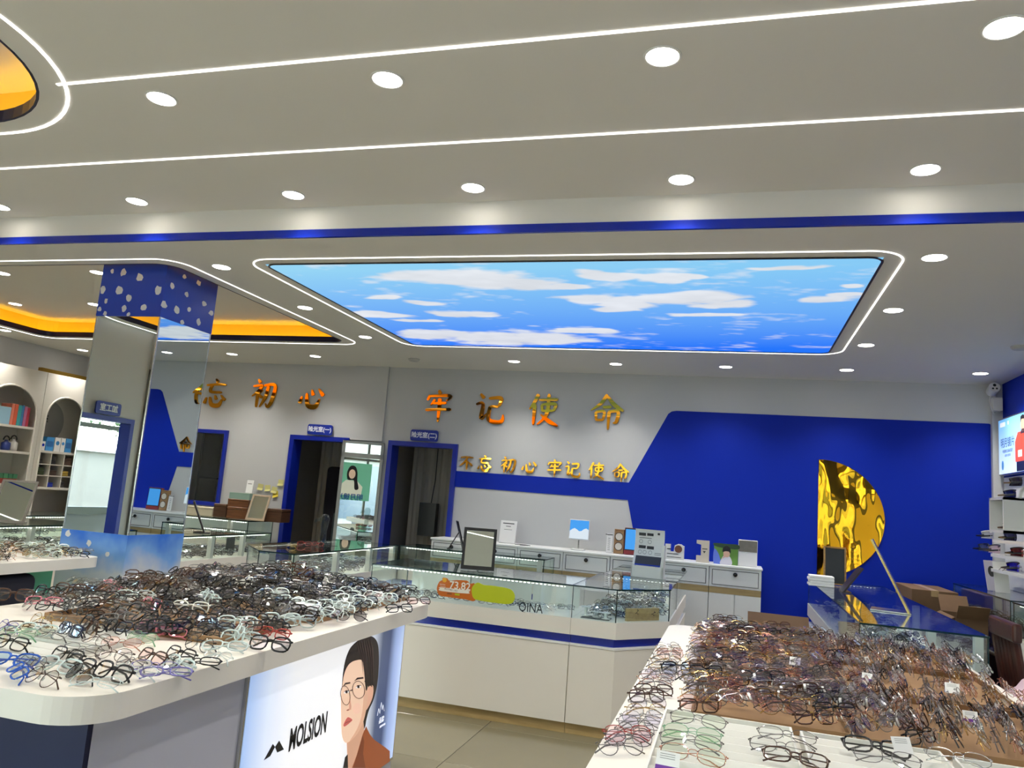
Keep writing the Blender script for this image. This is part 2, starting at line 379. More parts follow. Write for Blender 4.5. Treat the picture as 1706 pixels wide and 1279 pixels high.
t = thing('wall_unit', 'red and white carton on the wall behind the blue framed window', 'carton', (-6.15, 10.0, 2.0))
box('lower_half', -6.4, -5.9, 9.9, 10.09, 1.95, 2.15, PAPER, t); box('upper_half', -6.4, -5.9, 9.9, 10.09, 2.15, 2.32, M('red_card', (176, 52, 72), 0.5), t)
# ---- side walls
b = bmesh.new(); bm_box(b, XR, XR+0.12, YF, 10.2, 0, 3.2); wr = struct('wall_right', b, BLUE)
b = bmesh.new(); bm_box(b, XR-0.006, XR-0.0005, 1.0, 8.34, 0, 2.1); obj('white_lining', b, LAM2, wr)
b = bmesh.new(); bm_box(b, XR-0.09, XR-0.0, 8.36, YB-0.0, 0, 3.0); obj('corner_pier', b, WHITE, wr)
PW = (-1.6, 2.3, 0.9, 2.5)      # window of the processing room, in the outer wall
b = bmesh.new(); plate(b, [(YF, 0), (10.2, 0), (10.2, 3.2), (YF, 3.2)], [D(*PW)], XL); upright(b, Matrix(((0, 0, 1, 0), (1, 0, 0, 0), (0, 1, 0, 0), (0, 0, 0, 1))))
struct('wall_left', b, WHITE)
PD = (1.55, 2.36, 0.0, 2.09)
b = bmesh.new(); plate(b, [(1.35, 0), (PD[0], 0), (PD[0], PD[3]), (PD[1], PD[3]), (PD[1], 0), (2.75, 0), (2.75, 3.19), (1.35, 3.19)], [], XP)
upright(b, Matrix(((0, 0, 1, 0), (1, 0, 0, 0), (0, 1, 0, 0), (0, 0, 0, 1)))); struct('wall_partition_4', b, WHITE)
b = bmesh.new(); bm_box(b, XL, XP, 2.70, 2.75, 0, 3.19); struct('wall_partition_5', b, WHITE)
b = bmesh.new()
T = Matrix(((0, 1, 0, 0), (1, 0, 0, 0), (0, 0, 1, 0), (0, 0, 0, 1)))
frame_rect(b, PD[0], PD[1], 0, PD[3]-0.025, 0.055, XP-0.12, XP+0.035, False); upright(b, T); struct('door_3', b, BFR)
# sign of the processing room (seen mirrored in the column)
SIGNB = M('sign_blue', (14, 44, 150), 0.3)
def sign(txt, c, xdir, w, h, label, sz):
    n = Vector(xdir).cross(Vector((0, 0, 1)))            # faces the room
    t = thing('door_sign', label, 'sign', c, 'blue door signs'); T = frameT(c, xdir)
    b = bmesh.new(); bm_prism(b, rr(-w/2, w/2, -h/2, h/2, 0.025, 4), -0.008, 0.008); upright(b, T @ Matrix(((1, 0, 0, 0), (0, 0, -1, 0), (0, 1, 0, 0), (0, 0, 0, 1)))); obj('plate', b, SIGNB, t)
    T2 = T @ Matrix.Translation((0, -0.0095, 0.0))
    text('lettering', txt, sz, T2, M('sign_white', (235, 238, 245), 0.5), t, 0.001, 0.002)
sign('验光室(一)', (-4.847, YB-0.045, 2.197), (1, 0, 0), 0.335, 0.125, 'blue sign over the first exam room doorway', 0.068)
sign('验光室(二)', (-3.482, YB-0.045, 2.197), (1, 0, 0), 0.345, 0.13, 'blue sign over the second exam room doorway', 0.07)
sign('加工室', (XP+0.045, 1.93, 2.20), (0, 1, 0), 0.36, 0.14, 'blue workshop sign seen reversed in the column mirror', 0.088)
# ---- shop front behind the camera and glazed side
def glazing(name, T, w, h, cols, transom):
    """grey framed shop window in local x (0..w) and z (0..h)"""
    b = bmesh.new(); bm_box(b, 0, w, -0.04, 0.04, 0, 0.10, T); bm_box(b, 0, w, -0.04, 0.04, h-0.06, h, T); bm_box(b, 0, w, -0.04, 0.04, transom-0.03, transom+0.03, T)
    for k in range(cols+1):
        x = w*k/cols; bm_box(b, max(0, x-0.03), min(w, x+0.03), -0.035, 0.035, 0, h, T)
    fr = struct(name, b, ALUP)
    for k in range(cols):
        for z0, z1 in ((0.1, transom-0.03), (transom+0.03, h-0.06)):
            b = bmesh.new(); bm_box(b, w*k/cols+0.03, w*(k+1)/cols-0.03, -0.004, 0.004, z0, z1, T); obj('pane', b, GLASS, fr)
    return fr
glazing('window_2', frameT((XP, YF, 0), (1, 0, 0)), XR-XP, 2.75, 7, 2.25)
b = bmesh.new(); bm_box(b, XP, XR, YF-0.05, YF+0.05, 2.75, 3.2); struct('wall_front', b, WHITE)
glazing('window_3', frameT((XP, YF+0.05, 0), (0, 1, 0)), 1.35-YF-0.05, 2.75, 3, 2.25)
b = bmesh.new(); bm_box(b, XP-0.05, XP+0.05, YF, 1.35, 2.75, 3.19); struct('wall_front_side', b, WHITE)
b = bmesh.new(); bm_box(b, XL, XP, YF-0.05, YF+0.05, 0, 3.2); struct('wall_front_workshop', b, WHITE)
w4 = glazing('window_4', frameT((XL, PW[0], PW[2]), (0, 1, 0)), PW[1]-PW[0], PW[3]-PW[2], 3, 1.2)
# ---- the street outside
b = bmesh.new(); bm_box(b, -40, 30, -40, 40, -0.3, -0.14); struct('ground', b, M('pavement', (122, 118, 110), 0.9, noise=0.1, nscale=2))
t = thing('street_house', 'pale building with a cream shop fascia across the street', 'building', (0, -14, -0.14))
box('wall', -9, 14, -16, -13, -0.14, 9, M('pale_render', (150, 144, 132), 0.8, noise=0.06, nscale=1), t)
box('fascia', -9, 14, -13.1, -12.8, 2.6, 3.5, M('cream_fascia', (150, 142, 124), 0.5), t)
for k in range(6):
    x = -8.6+3.8*k; p = box('shop_window', x, x+2.6, -13.05, -12.98, 0.3, 2.4, M('dark_window', (84, 92, 96), 0.15), t)
    box('window', x+0.5, x+2.0, -13.05, -12.98, 4.6, 6.3, MATS['dark_window'], t)
t = thing('garden_wall', 'rendered wall beyond the workshop window', 'wall', (-15, 0, -0.14))
box('wall', -15.2, -15, -12, 16, -0.14, 1.9, M('grey_render', (112, 106, 96), 0.9, noise=0.08, nscale=2), t); box('coping', -15.3, -14.9, -12, 16, 1.9, 2.0, M('coping', (150, 146, 138), 0.9), t)
LEAF = M('tree_leaves', (58, 78, 30), 0.8, noise=0.35, nscale=30); BARK = M('bark', (90, 74, 58), 0.9)
def tree(x, y, h, r, lab):
    t = thing('street_tree', lab, 'tree', (x, y, -0.14), 'trees outside the shop'); g = random.Random(int(x*7+y*13))
    b = bmesh.new(); bm_tube(b, [(x, y, -0.14), (x+0.05, y, h*0.5), (x, y+0.1, h*0.8)], [0.14, 0.1, 0.05], 8); obj('trunk', b, BARK, t)
    b = bmesh.new()
    for k in range(2600):
        u = g.uniform(-1, 1); a = g.uniform(0, 6.283); q = g.random()**0.4*r; s = math.sqrt(1-u*u)
        c = Vector((x+q*s*math.cos(a), y+q*s*math.sin(a), h*0.72+q*u*0.8)); e = Euler((g.uniform(0, 6), g.uniform(0, 6), g.uniform(0, 6))).to_matrix(); z = g.uniform(0.09, 0.2)
        b.faces.new([b.verts.new(c+e @ Vector(p)*z) for p in ((-0.5, 0, 0), (0, -0.35, 0.1), (0.7, 0, 0), (0, 0.35, 0.1))])
    tag(obj('foliage', b, LEAF, t, fix=False), kind='stuff')
tree(-16.5, -5.5, 6.0, 2.6, 'bushy tree behind the grey wall outside the workshop, nearer the shop'); tree(-17.4, -11.2, 6.0, 2.6, 'bushy tree behind the grey wall outside the workshop, farther off'); tree(-10, -10.5, 6, 2.0, 'street tree by the pale building across the road')
# ---- downlights
RING = M('downlight_trim', (236, 234, 228), 0.4); LAMP = emit_mat('downlight_lens', (255, 250, 240), 14.0)
RB = bmesh.new(); bm_lathe(RB, [(0.046, 0.004), (0.062, 0.003), (0.070, -0.001), (0.070, -0.004), (0.064, -0.0055), (0.060, -0.004), (0.058, 0.004)], 0, 0, 28); finish(RB)
RM = bpy.data.meshes.new('trim_ring'); RB.to_mesh(RM); RB.free(); RM.materials.append(RING)
LB = bmesh.new(); bm_lathe(LB, [(0.060, -0.0038), (0.060, -0.0015)], 0, 0, 28); finish(LB); LM = bpy.data.meshes.new('diffuser'); LB.to_mesh(LM); LB.free(); LM.materials.append(LAMP)
LD = bpy.data.lights.new('downlight', 'SPOT'); LD.energy = DOWN_W*6; LD.spot_size = math.radians(118); LD.spot_blend = 1.0; LD.shadow_soft_size = 0.05; LD.color = (1.0, 0.965, 0.915)
def downlight(x, y, z, label):
    t = thing('downlight', label, 'downlight', (x, y, z), 'round downlights in the ceiling')
    for nm, me in (('trim_ring', RM), ('diffuser', LM)):
        o = bpy.data.objects.new(nm, me); COL.objects.link(o); o.parent = t
    l = bpy.data.objects.new('downlight_lamp', LD); COL.objects.link(l); l.location = (x, y, z-0.02)
ORD = ['first', 'second', 'third', 'fourth', 'fifth', 'sixth', 'seventh', 'eighth', 'ninth', 'tenth']
for k in range(8): downlight(0.797-1.1*(k-0)+0.0 if k < 4 else 0.797-1.1*k, 2.64, ZF, 'round downlight in the row beside the nearest light line, %s from the right' % ORD[k]) if k < 4 else None
for k in range(6): downlight(0.796-1.1*k, 3.73, ZF, 'round downlight just before the white ceiling step, %s from the right' % ORD[k])
for k, y in enumerate((4.44, 5.56, 6.68)):
    downlight(0.99, y, ZC, 'round downlight to the right of the sky panel, %s from the front' % ORD[k])
    downlight(-3.505, y+0.03, ZC, 'round downlight between sky panel and amber recess, %s from the front' % ORD[k])
for k in range(10):
    if k in (4,): continue
    x = 2.11-1.115*k if k < 4 else 2.11-1.13*k+0.06
    if k < 9: downlight({0: 2.115, 1: 0.99, 2: -0.118, 3: -1.209, 5: -2.299, 6: -4.69, 7: -5.81, 8: -6.92}.get(k, x), 7.81, ZC, 'round downlight in the row along the back wall, %s from the right' % ORD[k if k < 4 else k-1])
downlight(-8.03, 7.81, ZC, 'round downlight in the far left corner of the ceiling'); downlight(-8.03, 6.70, ZC, 'round downlight over the arched bookcases at the left edge')
for k, (x, y) in enumerate(((-6.38, 5.2), (-5.32, 5.2), (-7.45, 6.28), (-6.40, 6.28), (-5.32, 6.28), (-4.25, 6.28))):
    downlight(x, y, 3.2, 'downlight inside the amber ceiling recess, %s' % ('front left', 'front middle', 'rear left end', 'rear second from left', 'rear third from left', 'rear right end')[k])
for k, x in enumerate((-5.4, -4.2, 0.8, -1.0)): downlight(x, 0.6, ZF if x > -2 else 3.42, 'downlight overhead near the shop entrance, %s' % ORD[k])
for x, y, lab in ((-3.465, 7.83, 'round smoke detector on the ceiling by the back wall'), (2.07, 6.64, 'round smoke detector at the right edge of the ceiling')):
    b = bmesh.new(); bm_lathe(b, [(0.02, ZC-0.03), (0.05, ZC-0.025), (0.065, ZC-0.008), (0.065, ZC)], x, y, 24); tag(obj('smoke_detector', b, M('detector_white', (190, 188, 182), 0.5), smooth=False), lab, 'smoke detector')
# ---- backlit sky panel
sx0, sx1, sy0, sy1 = -3.122, 0.74, 4.425, 7.03
t = thing('sky_panel', 'backlit ceiling panel printed with blue sky and white clouds', 'light panel', (-1.19, 5.73, ZC))
b = bmesh.new(); ringband(b, *grow(sx0-0.012, sx1+0.012, sy0-0.012, sy1+0.012, 0.09, 0.014, 6), ZC-0.007, ZC-0.0005); obj('dark_edge', b, BLACK, t)
NX, NY = 330, 230
gx, gy = np.meshgrid(np.linspace(sx0, sx1, NX), np.linspace(sy0, sy1, NY), indexing='ij')
u = (gx-sx0)/(sx1-sx0); v = (gy-sy0)/(sy1-sy0)
near = np.array(srgb(150, 212, 243)[:3]); far = np.array(srgb(36, 116, 250)[:3]); right = np.array(srgb(92, 176, 246)[:3])
g = np.clip(v*1.05-0.05+0.18*(u-0.5)*v, 0, 1)[..., None]**0.85
colr = near*(1-g)+far*g
colr = colr*(1-0.35*u[..., None]*(1-v[..., None]))+right*(0.35*u[..., None]*(1-v[..., None]))
CL = [(700, 460, 115, 11), (790, 466, 130, 13), (860, 470, 60, 11), (915, 473, 45, 5), (1000, 456, 55, 7), (1075, 461, 48, 8), (1120, 458, 30, 5), (960, 496, 70, 8), (1040, 503, 80, 9), (1130, 494, 85, 9), (1200, 502, 50, 6), (1170, 522, 55, 3.5), (1020, 513, 60, 5),
      (720, 556, 70, 7), (820, 563, 95, 9), (900, 562, 80, 9), (960, 549, 50, 4), (640, 494, 45, 4), (725, 503, 40, 4), (635, 523, 62, 5), (770, 520, 60, 5), (700, 532, 40, 3), (1390, 496, 60, 7), (1430, 487, 30, 5), (1310, 438, 62, 3.5), (1440, 470, 25, 3)]
den = np.zeros_like(u)
wxn = fbm(gx*1.8+3, gy*2.2, 4)-0.5; wyn = fbm(gx*2.0+40, gy*2.4+9, 4)-0.5
for px, py, rx, ry in CL:
    c = atz(px, py, ZC); a = atz(px+rx, py, ZC)-c; e = atz(px, py+ry, ZC)-c
    rx_, ry_ = abs(a.x), abs(e.y)
    dd = ((gx+0.42*wxn*1.2-c.x)/(rx_*1.08))**2+((gy+0.26*wyn-c.y)/(ry_*1.3))**2
    den = np.maximum(den, 1-dd)
tex = fbm(gx*3.6+1, gy*6.5, 6); wisp = fbm(gx*9+5, gy*22, 4)
den = np.clip((den+0.85*(tex-0.5)+0.55*(wisp-0.5)-0.08)*2.3, 0, 1)
wh = np.array(srgb(226, 228, 232)[:3])*(0.86+0.28*tex[..., None])
colr = colr*(1-den[..., None]*0.93)+wh*den[..., None]*0.93
vs = np.stack([gx, gy, np.full_like(gx, ZC-0.004)], -1).reshape(-1, 3)
idx = np.arange(NX*NY).reshape(NX, NY)
fs = np.stack([idx[:-1, :-1], idx[:-1, 1:], idx[1:, 1:], idx[1:, :-1]], -1).reshape(-1, 4)
me = bpy.data.meshes.new('luminous_print'); me.from_pydata(vs.tolist(), [], fs.tolist())
ca = me.color_attributes.new('print', 'FLOAT_COLOR', 'POINT'); ca.data.foreach_set('color', np.concatenate([colr.reshape(-1, 3), np.ones((NX*NY, 1))], 1).ravel())
sm = bpy.data.materials.new('sky_print'); sm.use_nodes = True; nt = sm.node_tree; nt.nodes.clear(); MATS['sky_print'] = sm
o_ = nt.nodes.new('ShaderNodeOutputMaterial'); e_ = nt.nodes.new('ShaderNodeEmission'); a_ = nt.nodes.new('ShaderNodeVertexColor'); a_.layer_name = 'print'
nt.links.new(a_.outputs['Color'], e_.inputs['Color']); e_.inputs['Strength'].default_value = 0.72; nt.links.new(e_.outputs[0], o_.inputs['Surface'])
link('luminous_print', me, sm, t)
# ================================================================== EYEGLASSES (geometry shared by every pair)
LENS = glass_mat('lens_clear', (248, 249, 250), 1.6); LENSV = glass_mat('lens_violet', (238, 236, 248), 2.2); LENSB = glass_mat('lens_blue', (206, 222, 242), 2.0); LENSG = glass_mat('lens_green', (240, 247, 238), 1.8); LENSD = glass_mat('lens_smoke', (170, 166, 168)); LENSP = glass_mat('lens_pink', (248, 228, 228), 1.6)
FM = {'black': M('frame_black', (14, 13, 15), 0.22), 'brown': M('frame_brown', (70, 44, 30), 0.25), 'gun': M('frame_gunmetal', (112, 108, 106), 0.28, 0.9), 'gold': M('frame_gold', (196, 160, 96), 0.22, 1.0),
      'rose': M('frame_rose_gold', (204, 150, 128), 0.22, 1.0), 'silver': M('frame_silver', (196, 196, 194), 0.2, 1.0), 'clear': M('frame_clear', (214, 226, 222), 0.12), 'pink': M('frame_pink', (232, 140, 156), 0.25),
      'purple': M('frame_purple', (126, 118, 186), 0.25), 'blue': M('frame_blue', (36, 90, 190), 0.25), 'red': M('frame_red', (168, 64, 56), 0.25), 'navy': M('frame_navy', (26, 32, 62), 0.22), 'grey': M('frame_grey', (120, 118, 116), 0.3), 'white': M('frame_white', (226, 224, 214), 0.3), 'yellow': M('frame_yellow', (206, 164, 40), 0.3), 'green': M('frame_green', (120, 170, 130), 0.3)}
SHAPES = {'rect': (0.0265, 0.0185, 3.4, 0.0023), 'bigrect': (0.029, 0.022, 3.0, 0.0030), 'round': (0.0245, 0.0225, 2.0, 0.0012), 'oval': (0.0265, 0.0195, 2.3, 0.0010), 'pilot': (0.0275, 0.0215, 2.6, 0.0011)}
def rim_pts(shape, s, n):
    a, h, e, _ = SHAPES[shape]; out = []
    for k in range(n):
        t = 2*math.pi*k/n; c, si = math.cos(t), math.sin(t)
        x = a*abs(c)**(2/e)*(1 if c >= 0 else -1); z = h*abs(si)**(2/e)*(1 if si >= 0 else -1)
        if z < 0: x *= 1-0.06*(-z/h)
        X = s*(0.0085+a)+x; out.append(Vector((X, 0.9*X*X, h+0.002+z)))
    return out
def hinge(shape, s):
    a, h, e, r = SHAPES[shape]; X = s*(0.0085+2*a+0.004); return Vector((X, 0.9*X*X+0.002, h+0.002+h*0.55))
def temple_pts(shape, s, fold):
    p = hinge(shape, s); L = 0.128
    if fold:
        o = 0.006 if s > 0 else 0.011
        return [p, p+Vector((-s*0.004, o, 0)), Vector((p.x-s*0.060, p.y+o-0.004, p.z-0.001)), Vector((p.x-s*0.100, p.y+o, p.z-0.006)), Vector((p.x-s*0.128, p.y+o+0.002, p.z-0.022))]
    return [p, p+Vector((s*0.002, 0.012, 0)), p+Vector((s*0.002, 0.062, 0)), p+Vector((0, 0.100, -0.004)), p+Vector((-s*0.004, L, -0.026))]
def g_frame(bm, shape, n=16, sides=4):
    a, h, e, r = SHAPES[shape]
    for s in (-1, 1):
        bm_tube(bm, rim_pts(shape, s, n), r, sides, closed=True)
        p = hinge(shape, s); q = Vector((s*(0.0085+2*a-0.001), 0, p.z)); q.y = 0.9*q.x*q.x; bm_tube(bm, [q, p+Vector((0, 0.003, 0))], max(r, 0.0016), sides)
    b0 = Vector((0.0095, 0, h*1.35+0.002)); bm_tube(bm, [(-b0.x, 0, b0.z), (-0.004, -0.001, b0.z+0.0028), (0.004, -0.001, b0.z+0.0028), (b0.x, 0, b0.z)], max(r*0.9, 0.0011), sides)
def g_lens(bm, shape, s, n=16):
    P = rim_pts(shape, s, n); c = sum(P, Vector())/n; c.y -= 0.0012; cv = bm.verts.new(c); vs = [bm.verts.new(p) for p in P]
    for k in range(n): bm.faces.new((cv, vs[k], vs[(k+1) % n]))
def g_temple(bm, shape, s, fold, sides=4):
    r = SHAPES[shape][3]; thick = r > 0.002
    bm_tube(bm, temple_pts(shape, s, fold), [r*0.9, r*0.9, r*0.8, max(r, 0.0016), max(r*1.1, 0.002)] if thick else [0.0011, 0.0010, 0.0010, 0.0018, 0.0021], sides)
_gm = {}
def gmesh(key, fn):
    if key not in _gm:
        b = bmesh.new(); fn(b); finish(b); me = bpy.data.meshes.new(key[0]); b.to_mesh(me); b.free(); me.polygons.foreach_set('use_smooth', [True]*len(me.polygons))
        me.materials.append(None); _gm[key] = me
    return _gm[key]
def zmin(shape, fold, R):
    k = ('zmin', shape, fold)
    if k not in _gm:
        b = bmesh.new(); g_frame(b, shape, 8, 3)
        for s in (-1, 1): g_temple(b, shape, s, fold, 3)
        _gm[k] = [v.co.copy() for v in b.verts]; b.free()
    return min((R @ v).z for v in _gm[k])
def pose(az, tilt, roll=0.0):
    return Matrix.Rotation(az, 3, 'Z') @ Matrix.Rotation(roll, 3, 'Y') @ Matrix(((1, 0, 0), (0, math.cos(tilt), math.sin(tilt)), (0, -math.sin(tilt), math.cos(tilt))))
N_PAIR = [0]
PADS = M('nose_pad', (222, 226, 220), 0.2)
def eyeglasses(x, y, z, az, tilt, shape, col, lens, fold, label, group, roll=0.0, tip=None, scale=1.0, tagpaper=False):
    """one pair resting on height z: frame, two lenses, two temples"""
    R = pose(az, tilt, roll); dz = -zmin(shape, fold, R)*scale
    t = thing('eyeglasses', label, 'eyeglasses', (x, y, z+dz), group); t.rotation_euler = R.to_euler(); t.scale = (scale,)*3
    def add(nm, key, fn, mat):
        o = bpy.data.objects.new(nm, gmesh(key, fn)); COL.objects.link(o); o.parent = t
        o.material_slots[0].link = 'OBJECT'; o.material_slots[0].material = mat; return o
    add('frame', ('frame', shape), lambda b: g_frame(b, shape), FM[col])
    for s in (-1, 1): add('lens', ('lens', shape, s), lambda b: g_lens(b, shape, s), lens)
    for s in (-1, 1): add('temple', ('temple', shape, s, fold), lambda b: g_temple(b, shape, s, fold), FM[tip or col])
    if SHAPES[shape][3] < 0.0013:
        for s in (-1, 1): add('nose_pad', ('nose_pad', shape, s), lambda b: bm_rbox(b, s*0.0085-0.0012, s*0.0085+0.0012, 0.001, 0.006, SHAPES[shape][1]*0.75, SHAPES[shape][1]*0.75+0.009, 0.001, 1), PADS)
    if tagpaper:
        add('price_tag', ('price_tag', 1), lambda b: bm_box(b, 0.012, 0.020, -0.0016, -0.0008, 0.012, 0.034), PAPER)
    N_PAIR[0] += 1
    return t
# simplified pairs, joined where they are too many to count
_st = {}
def simple(shape, fold):
    if (shape, fold) not in _st:
        b = bmesh.new(); g_frame(b, shape, 10, 3); nf = len(b.faces)
        for s in (-1, 1): g_temple(b, shape, s, fold, 3)
        nt_ = len(b.faces)
        for s in (-1, 1): g_lens(b, shape, s, 10)
        b.verts.index_update(); V = np.array([v.co[:] for v in b.verts]); Fs = [[v.index for v in f.verts] for f in b.faces]; K = [0]*nf+[1]*(nt_-nf)+[2]*(len(Fs)-nt_); b.free(); _st[(shape, fold)] = (V, Fs, K)
    return _st[(shape, fold)]
class Heap:
    """many loose pairs in one object"""
    def __init__(self): self.v = []; self.f = []; self.m = []; self.n = 0; self.mats = []
    def mi(self, m):
        if m not in self.mats: self.mats.append(m)
        return self.mats.index(m)
    def add(self, x, y, z, az, tilt, shape, col, lens, fold, roll=0.0, scale=1.0):
        V, Fs, K = simple(shape, fold); R = np.array(pose(az, tilt, roll)); W = (V @ R.T)*scale; W[:, 2] -= W[:, 2].min(); W += (x, y, z)
        self.v.append(W); a, l = self.mi(FM[col]), self.mi(lens)
        self.f += [[i+self.n for i in f] for f in Fs]; self.m += [l if k == 2 else a for k in K]; self.n += len(V)
    def build(self, name, label, cat, parent=None, group=None):
        me = bpy.data.meshes.new(name); me.from_pydata(np.concatenate(self.v).tolist(), [], self.f)
        for m in self.mats: me.materials.append(m)
        me.polygons.foreach_set('material_index', self.m); o = bpy.data.objects.new(name, me); COL.objects.link(o)
        if parent is not None: own(o, parent); o['kind'] = 'stuff'
        else: tag(o, label, cat, group, 'stuff')
        return o
# ================================================================== FURNITURE
def offset_poly(poly, d, flush=()):
    """grow (d > 0) a counter-clockwise outline"""
    n = len(poly); out = []
    for i in range(n):
        p0, p1, p2 = (Vector((*poly[(i+k-1) % n], 0)) for k in range(3))
        e1 = (p1-p0).normalized(); e2 = (p2-p1).normalized(); n1 = Vector((e1.y, -e1.x, 0)); n2 = Vector((e2.y, -e2.x, 0))
        d1 = 0.0 if (i-1) % n in flush else d; d2 = 0.0 if i in flush else d; det = n1.x*n2.y-n1.y*n2.x
        if abs(det) < 1e-6: out.append(tuple((p1+n1*d1)[:2])); continue
        q = Vector(((d1*n2.y-d2*n1.y)/det, (n1.x*d2-n2.x*d1)/det, 0)); out.append(tuple((p1+q)[:2]))
    return out
GBAR = M('showcase_post', (222, 222, 214), 0.35)
CASELED = emit_mat('showcase_led', (255, 253, 248), 5.0)
def dotted(m):
    nt = m.node_tree; e = [n for n in nt.nodes if n.type == 'EMISSION'][0]; tc = nt.nodes.new('ShaderNodeTexCoord'); sp = nt.nodes.new('ShaderNodeSeparateXYZ'); ad = nt.nodes.new('ShaderNodeMath'); ad.operation = 'ADD'
    ml = nt.nodes.new('ShaderNodeMath'); ml.operation = 'MULTIPLY'; ml.inputs[1].default_value = 2*math.pi/0.03; sn = nt.nodes.new('ShaderNodeMath'); sn.operation = 'SINE'; gt = nt.nodes.new('ShaderNodeMath'); gt.operation = 'GREATER_THAN'; gt.inputs[1].default_value = 0.0; st = nt.nodes.new('ShaderNodeMath'); st.operation = 'MULTIPLY_ADD'; st.inputs[1].default_value = 9.0; st.inputs[2].default_value = 0.4
    nt.links.new(tc.outputs['Object'], sp.inputs[0]); nt.links.new(sp.outputs['X'], ad.inputs[0]); nt.links.new(sp.outputs['Y'], ad.inputs[1]); nt.links.new(ad.outputs[0], ml.inputs[0]); nt.links.new(ml.outputs[0], sn.inputs[0]); nt.links.new(sn.outputs[0], gt.inputs[0]); nt.links.new(gt.outputs[0], st.inputs[0]); nt.links.new(st.outputs[0], e.inputs['Strength'])
dotted(CASELED)
GMIX = [('rect', 'black'), ('bigrect', 'black'), ('rect', 'navy'), ('round', 'gun'), ('oval', 'gun'), ('oval', 'silver'), ('rect', 'grey'), ('round', 'black'), ('bigrect', 'clear'), ('rect', 'brown')]
def inpoly(x, y, poly):
    c = False; n = len(poly)
    for i in range(n):
        (x1, y1), (x2, y2) = poly[i], poly[(i+1) % n]
        if (y1 > y) != (y2 > y) and x < (x2-x1)*(y-y1)/(y2-y1)+x1: c = not c
    return c
def showcase(label, poly, zt=0.99, panes=None, leds=(), posts=(), density=70, seams=None, group='glass showcase counters', body=None, band=None, az=0.3, seed=1, azs=0.5, flush=()):
    body = body or LAM; band = band or BLUEG; n = len(poly); k = zt/0.99
    cx = sum(p[0] for p in poly)/n; cyy = sum(p[1] for p in poly)/n
    t = thing('glass_showcase', label, 'counter', (cx, cyy, 0), group)
    z = [v*k for v in (0, 0.07, 0.584, 0.597, 0.655, 0.766, zt/k-0.009, zt/k)]
    def pr(nm, off, a, c, m):
        b = bmesh.new(); bm_prism(b, offset_poly(poly, off, flush), a, c); return obj(nm, b, m, t)
    pr('plinth', -0.03, 0, z[1], OAK); pr('body', -0.022, z[1], z[2], body); pr('lip', 0.0, z[2], z[3], PAPER); pr('blue_band', -0.035, z[3], z[4], band); pr('upper_band', 0.0, z[4], z[5], body)
    panes = range(n) if panes is None else panes
    for i in range(n):
        a = Vector((*poly[i], 0)); c = Vector((*poly[(i+1) % n], 0)); L = (c-a).length; T = frameT(a, c-a)       # local y points inwards
        m = max(1, round(L/0.75)) if seams is None else seams
        for q in range(0 if i in flush else m):
            b = bmesh.new(); bm_box(b, L*q/m+0.002, L*(q+1)/m-0.002, 0.004, 0.021, z[1]+0.004, z[2]-0.002, T); obj('panel', b, body, t)
        if i in panes:
            b = bmesh.new(); bm_box(b, 0.004, L-0.004, 0.006, 0.012, z[5], z[6], T); obj('pane', b, GLASS, t)
            b = bmesh.new(); bm_box(b, -0.001, 0.003, 0.005, 0.013, z[5], z[6], T); obj('pane_edge', b, GEDGE, t)
        if i in leds:
            b = bmesh.new(); bm_box(b, 0.06, L-0.06, 0.03, 0.040, z[6]-0.014, z[6]-0.010, T); obj('led_bar', b, CASELED, t)
            b = bmesh.new(); bm_box(b, 0.03, L-0.03, 0.022, 0.047, z[6]-0.010, z[6]-0.002, T); obj('led_profile', b, GBAR, t)
    for x, y in posts:
        b = bmesh.new(); bm_box(b, x-0.022, x+0.022, y-0.022, y+0.022, z[5], z[6]-0.001); obj('post', b, GBAR, t)
    b = bmesh.new(); bm_prism(b, offset_poly(poly, -0.003), z[6], z[7]); obj('glass_top', b, GLASSTOP, t)
    b = bmesh.new(); ringband(b, offset_poly(poly, 0.0), offset_poly(poly, -0.0025), z[6]-0.0005, z[7]+0.0005); obj('top_edge', b, GEDGE, t)
    g = random.Random(seed); h = Heap(); ins = offset_poly(poly, -0.09); xs = [p[0] for p in ins]; ys = [p[1] for p in ins]
    cnt = 0
    for _ in range(4000):
        if cnt >= density: break
        x, y = g.uniform(min(xs), max(xs)), g.uniform(min(ys), max(ys))
        if not inpoly(x, y, ins): continue
        s, c = g.choice(GMIX); h.add(x, y, z[5]+0.001+g.random()*0.045, az+g.uniform(-azs, azs), g.uniform(0.2, 1.2), s, c, g.choice((LENS, LENSV, LENS)), True); cnt += 1
    if cnt: h.build('eyeglasses_tray', None, None, t)
    return t
FRONT = showcase('front glass showcase counter with the orange price badge and lettering on its pane', [(-2.6, 5.47), (-1.0575, 5.47), (-1.0575, 6.15), (-2.6, 6.15)], flush=(1,), leds=(0,), posts=[(-2.0, 6.08), (-1.3, 6.08)], panes=(0, 3), density=0, seams=1, seed=2)
CORNER = showcase('glass showcase corner with the clipped angle, next to the printed stand', [(-1.055, 5.47), (-0.74, 5.47), (-0.41, 5.86), (-0.41, 6.6), (-1.055, 6.6)], flush=(3, 4), leds=(3,), posts=[], panes=(0, 1, 2), density=95, seams=1, seed=3, az=-0.6, azs=0.2)
showcase('glass showcase reaching from the clipped corner back towards the wall cabinets', [(-1.03, 6.604), (-0.41, 6.604), (-0.41, 7.86), (-1.03, 7.86)], flush=(0,), leds=(1,), posts=[(-0.45, 7.2)], panes=(1,), density=50, seed=4)
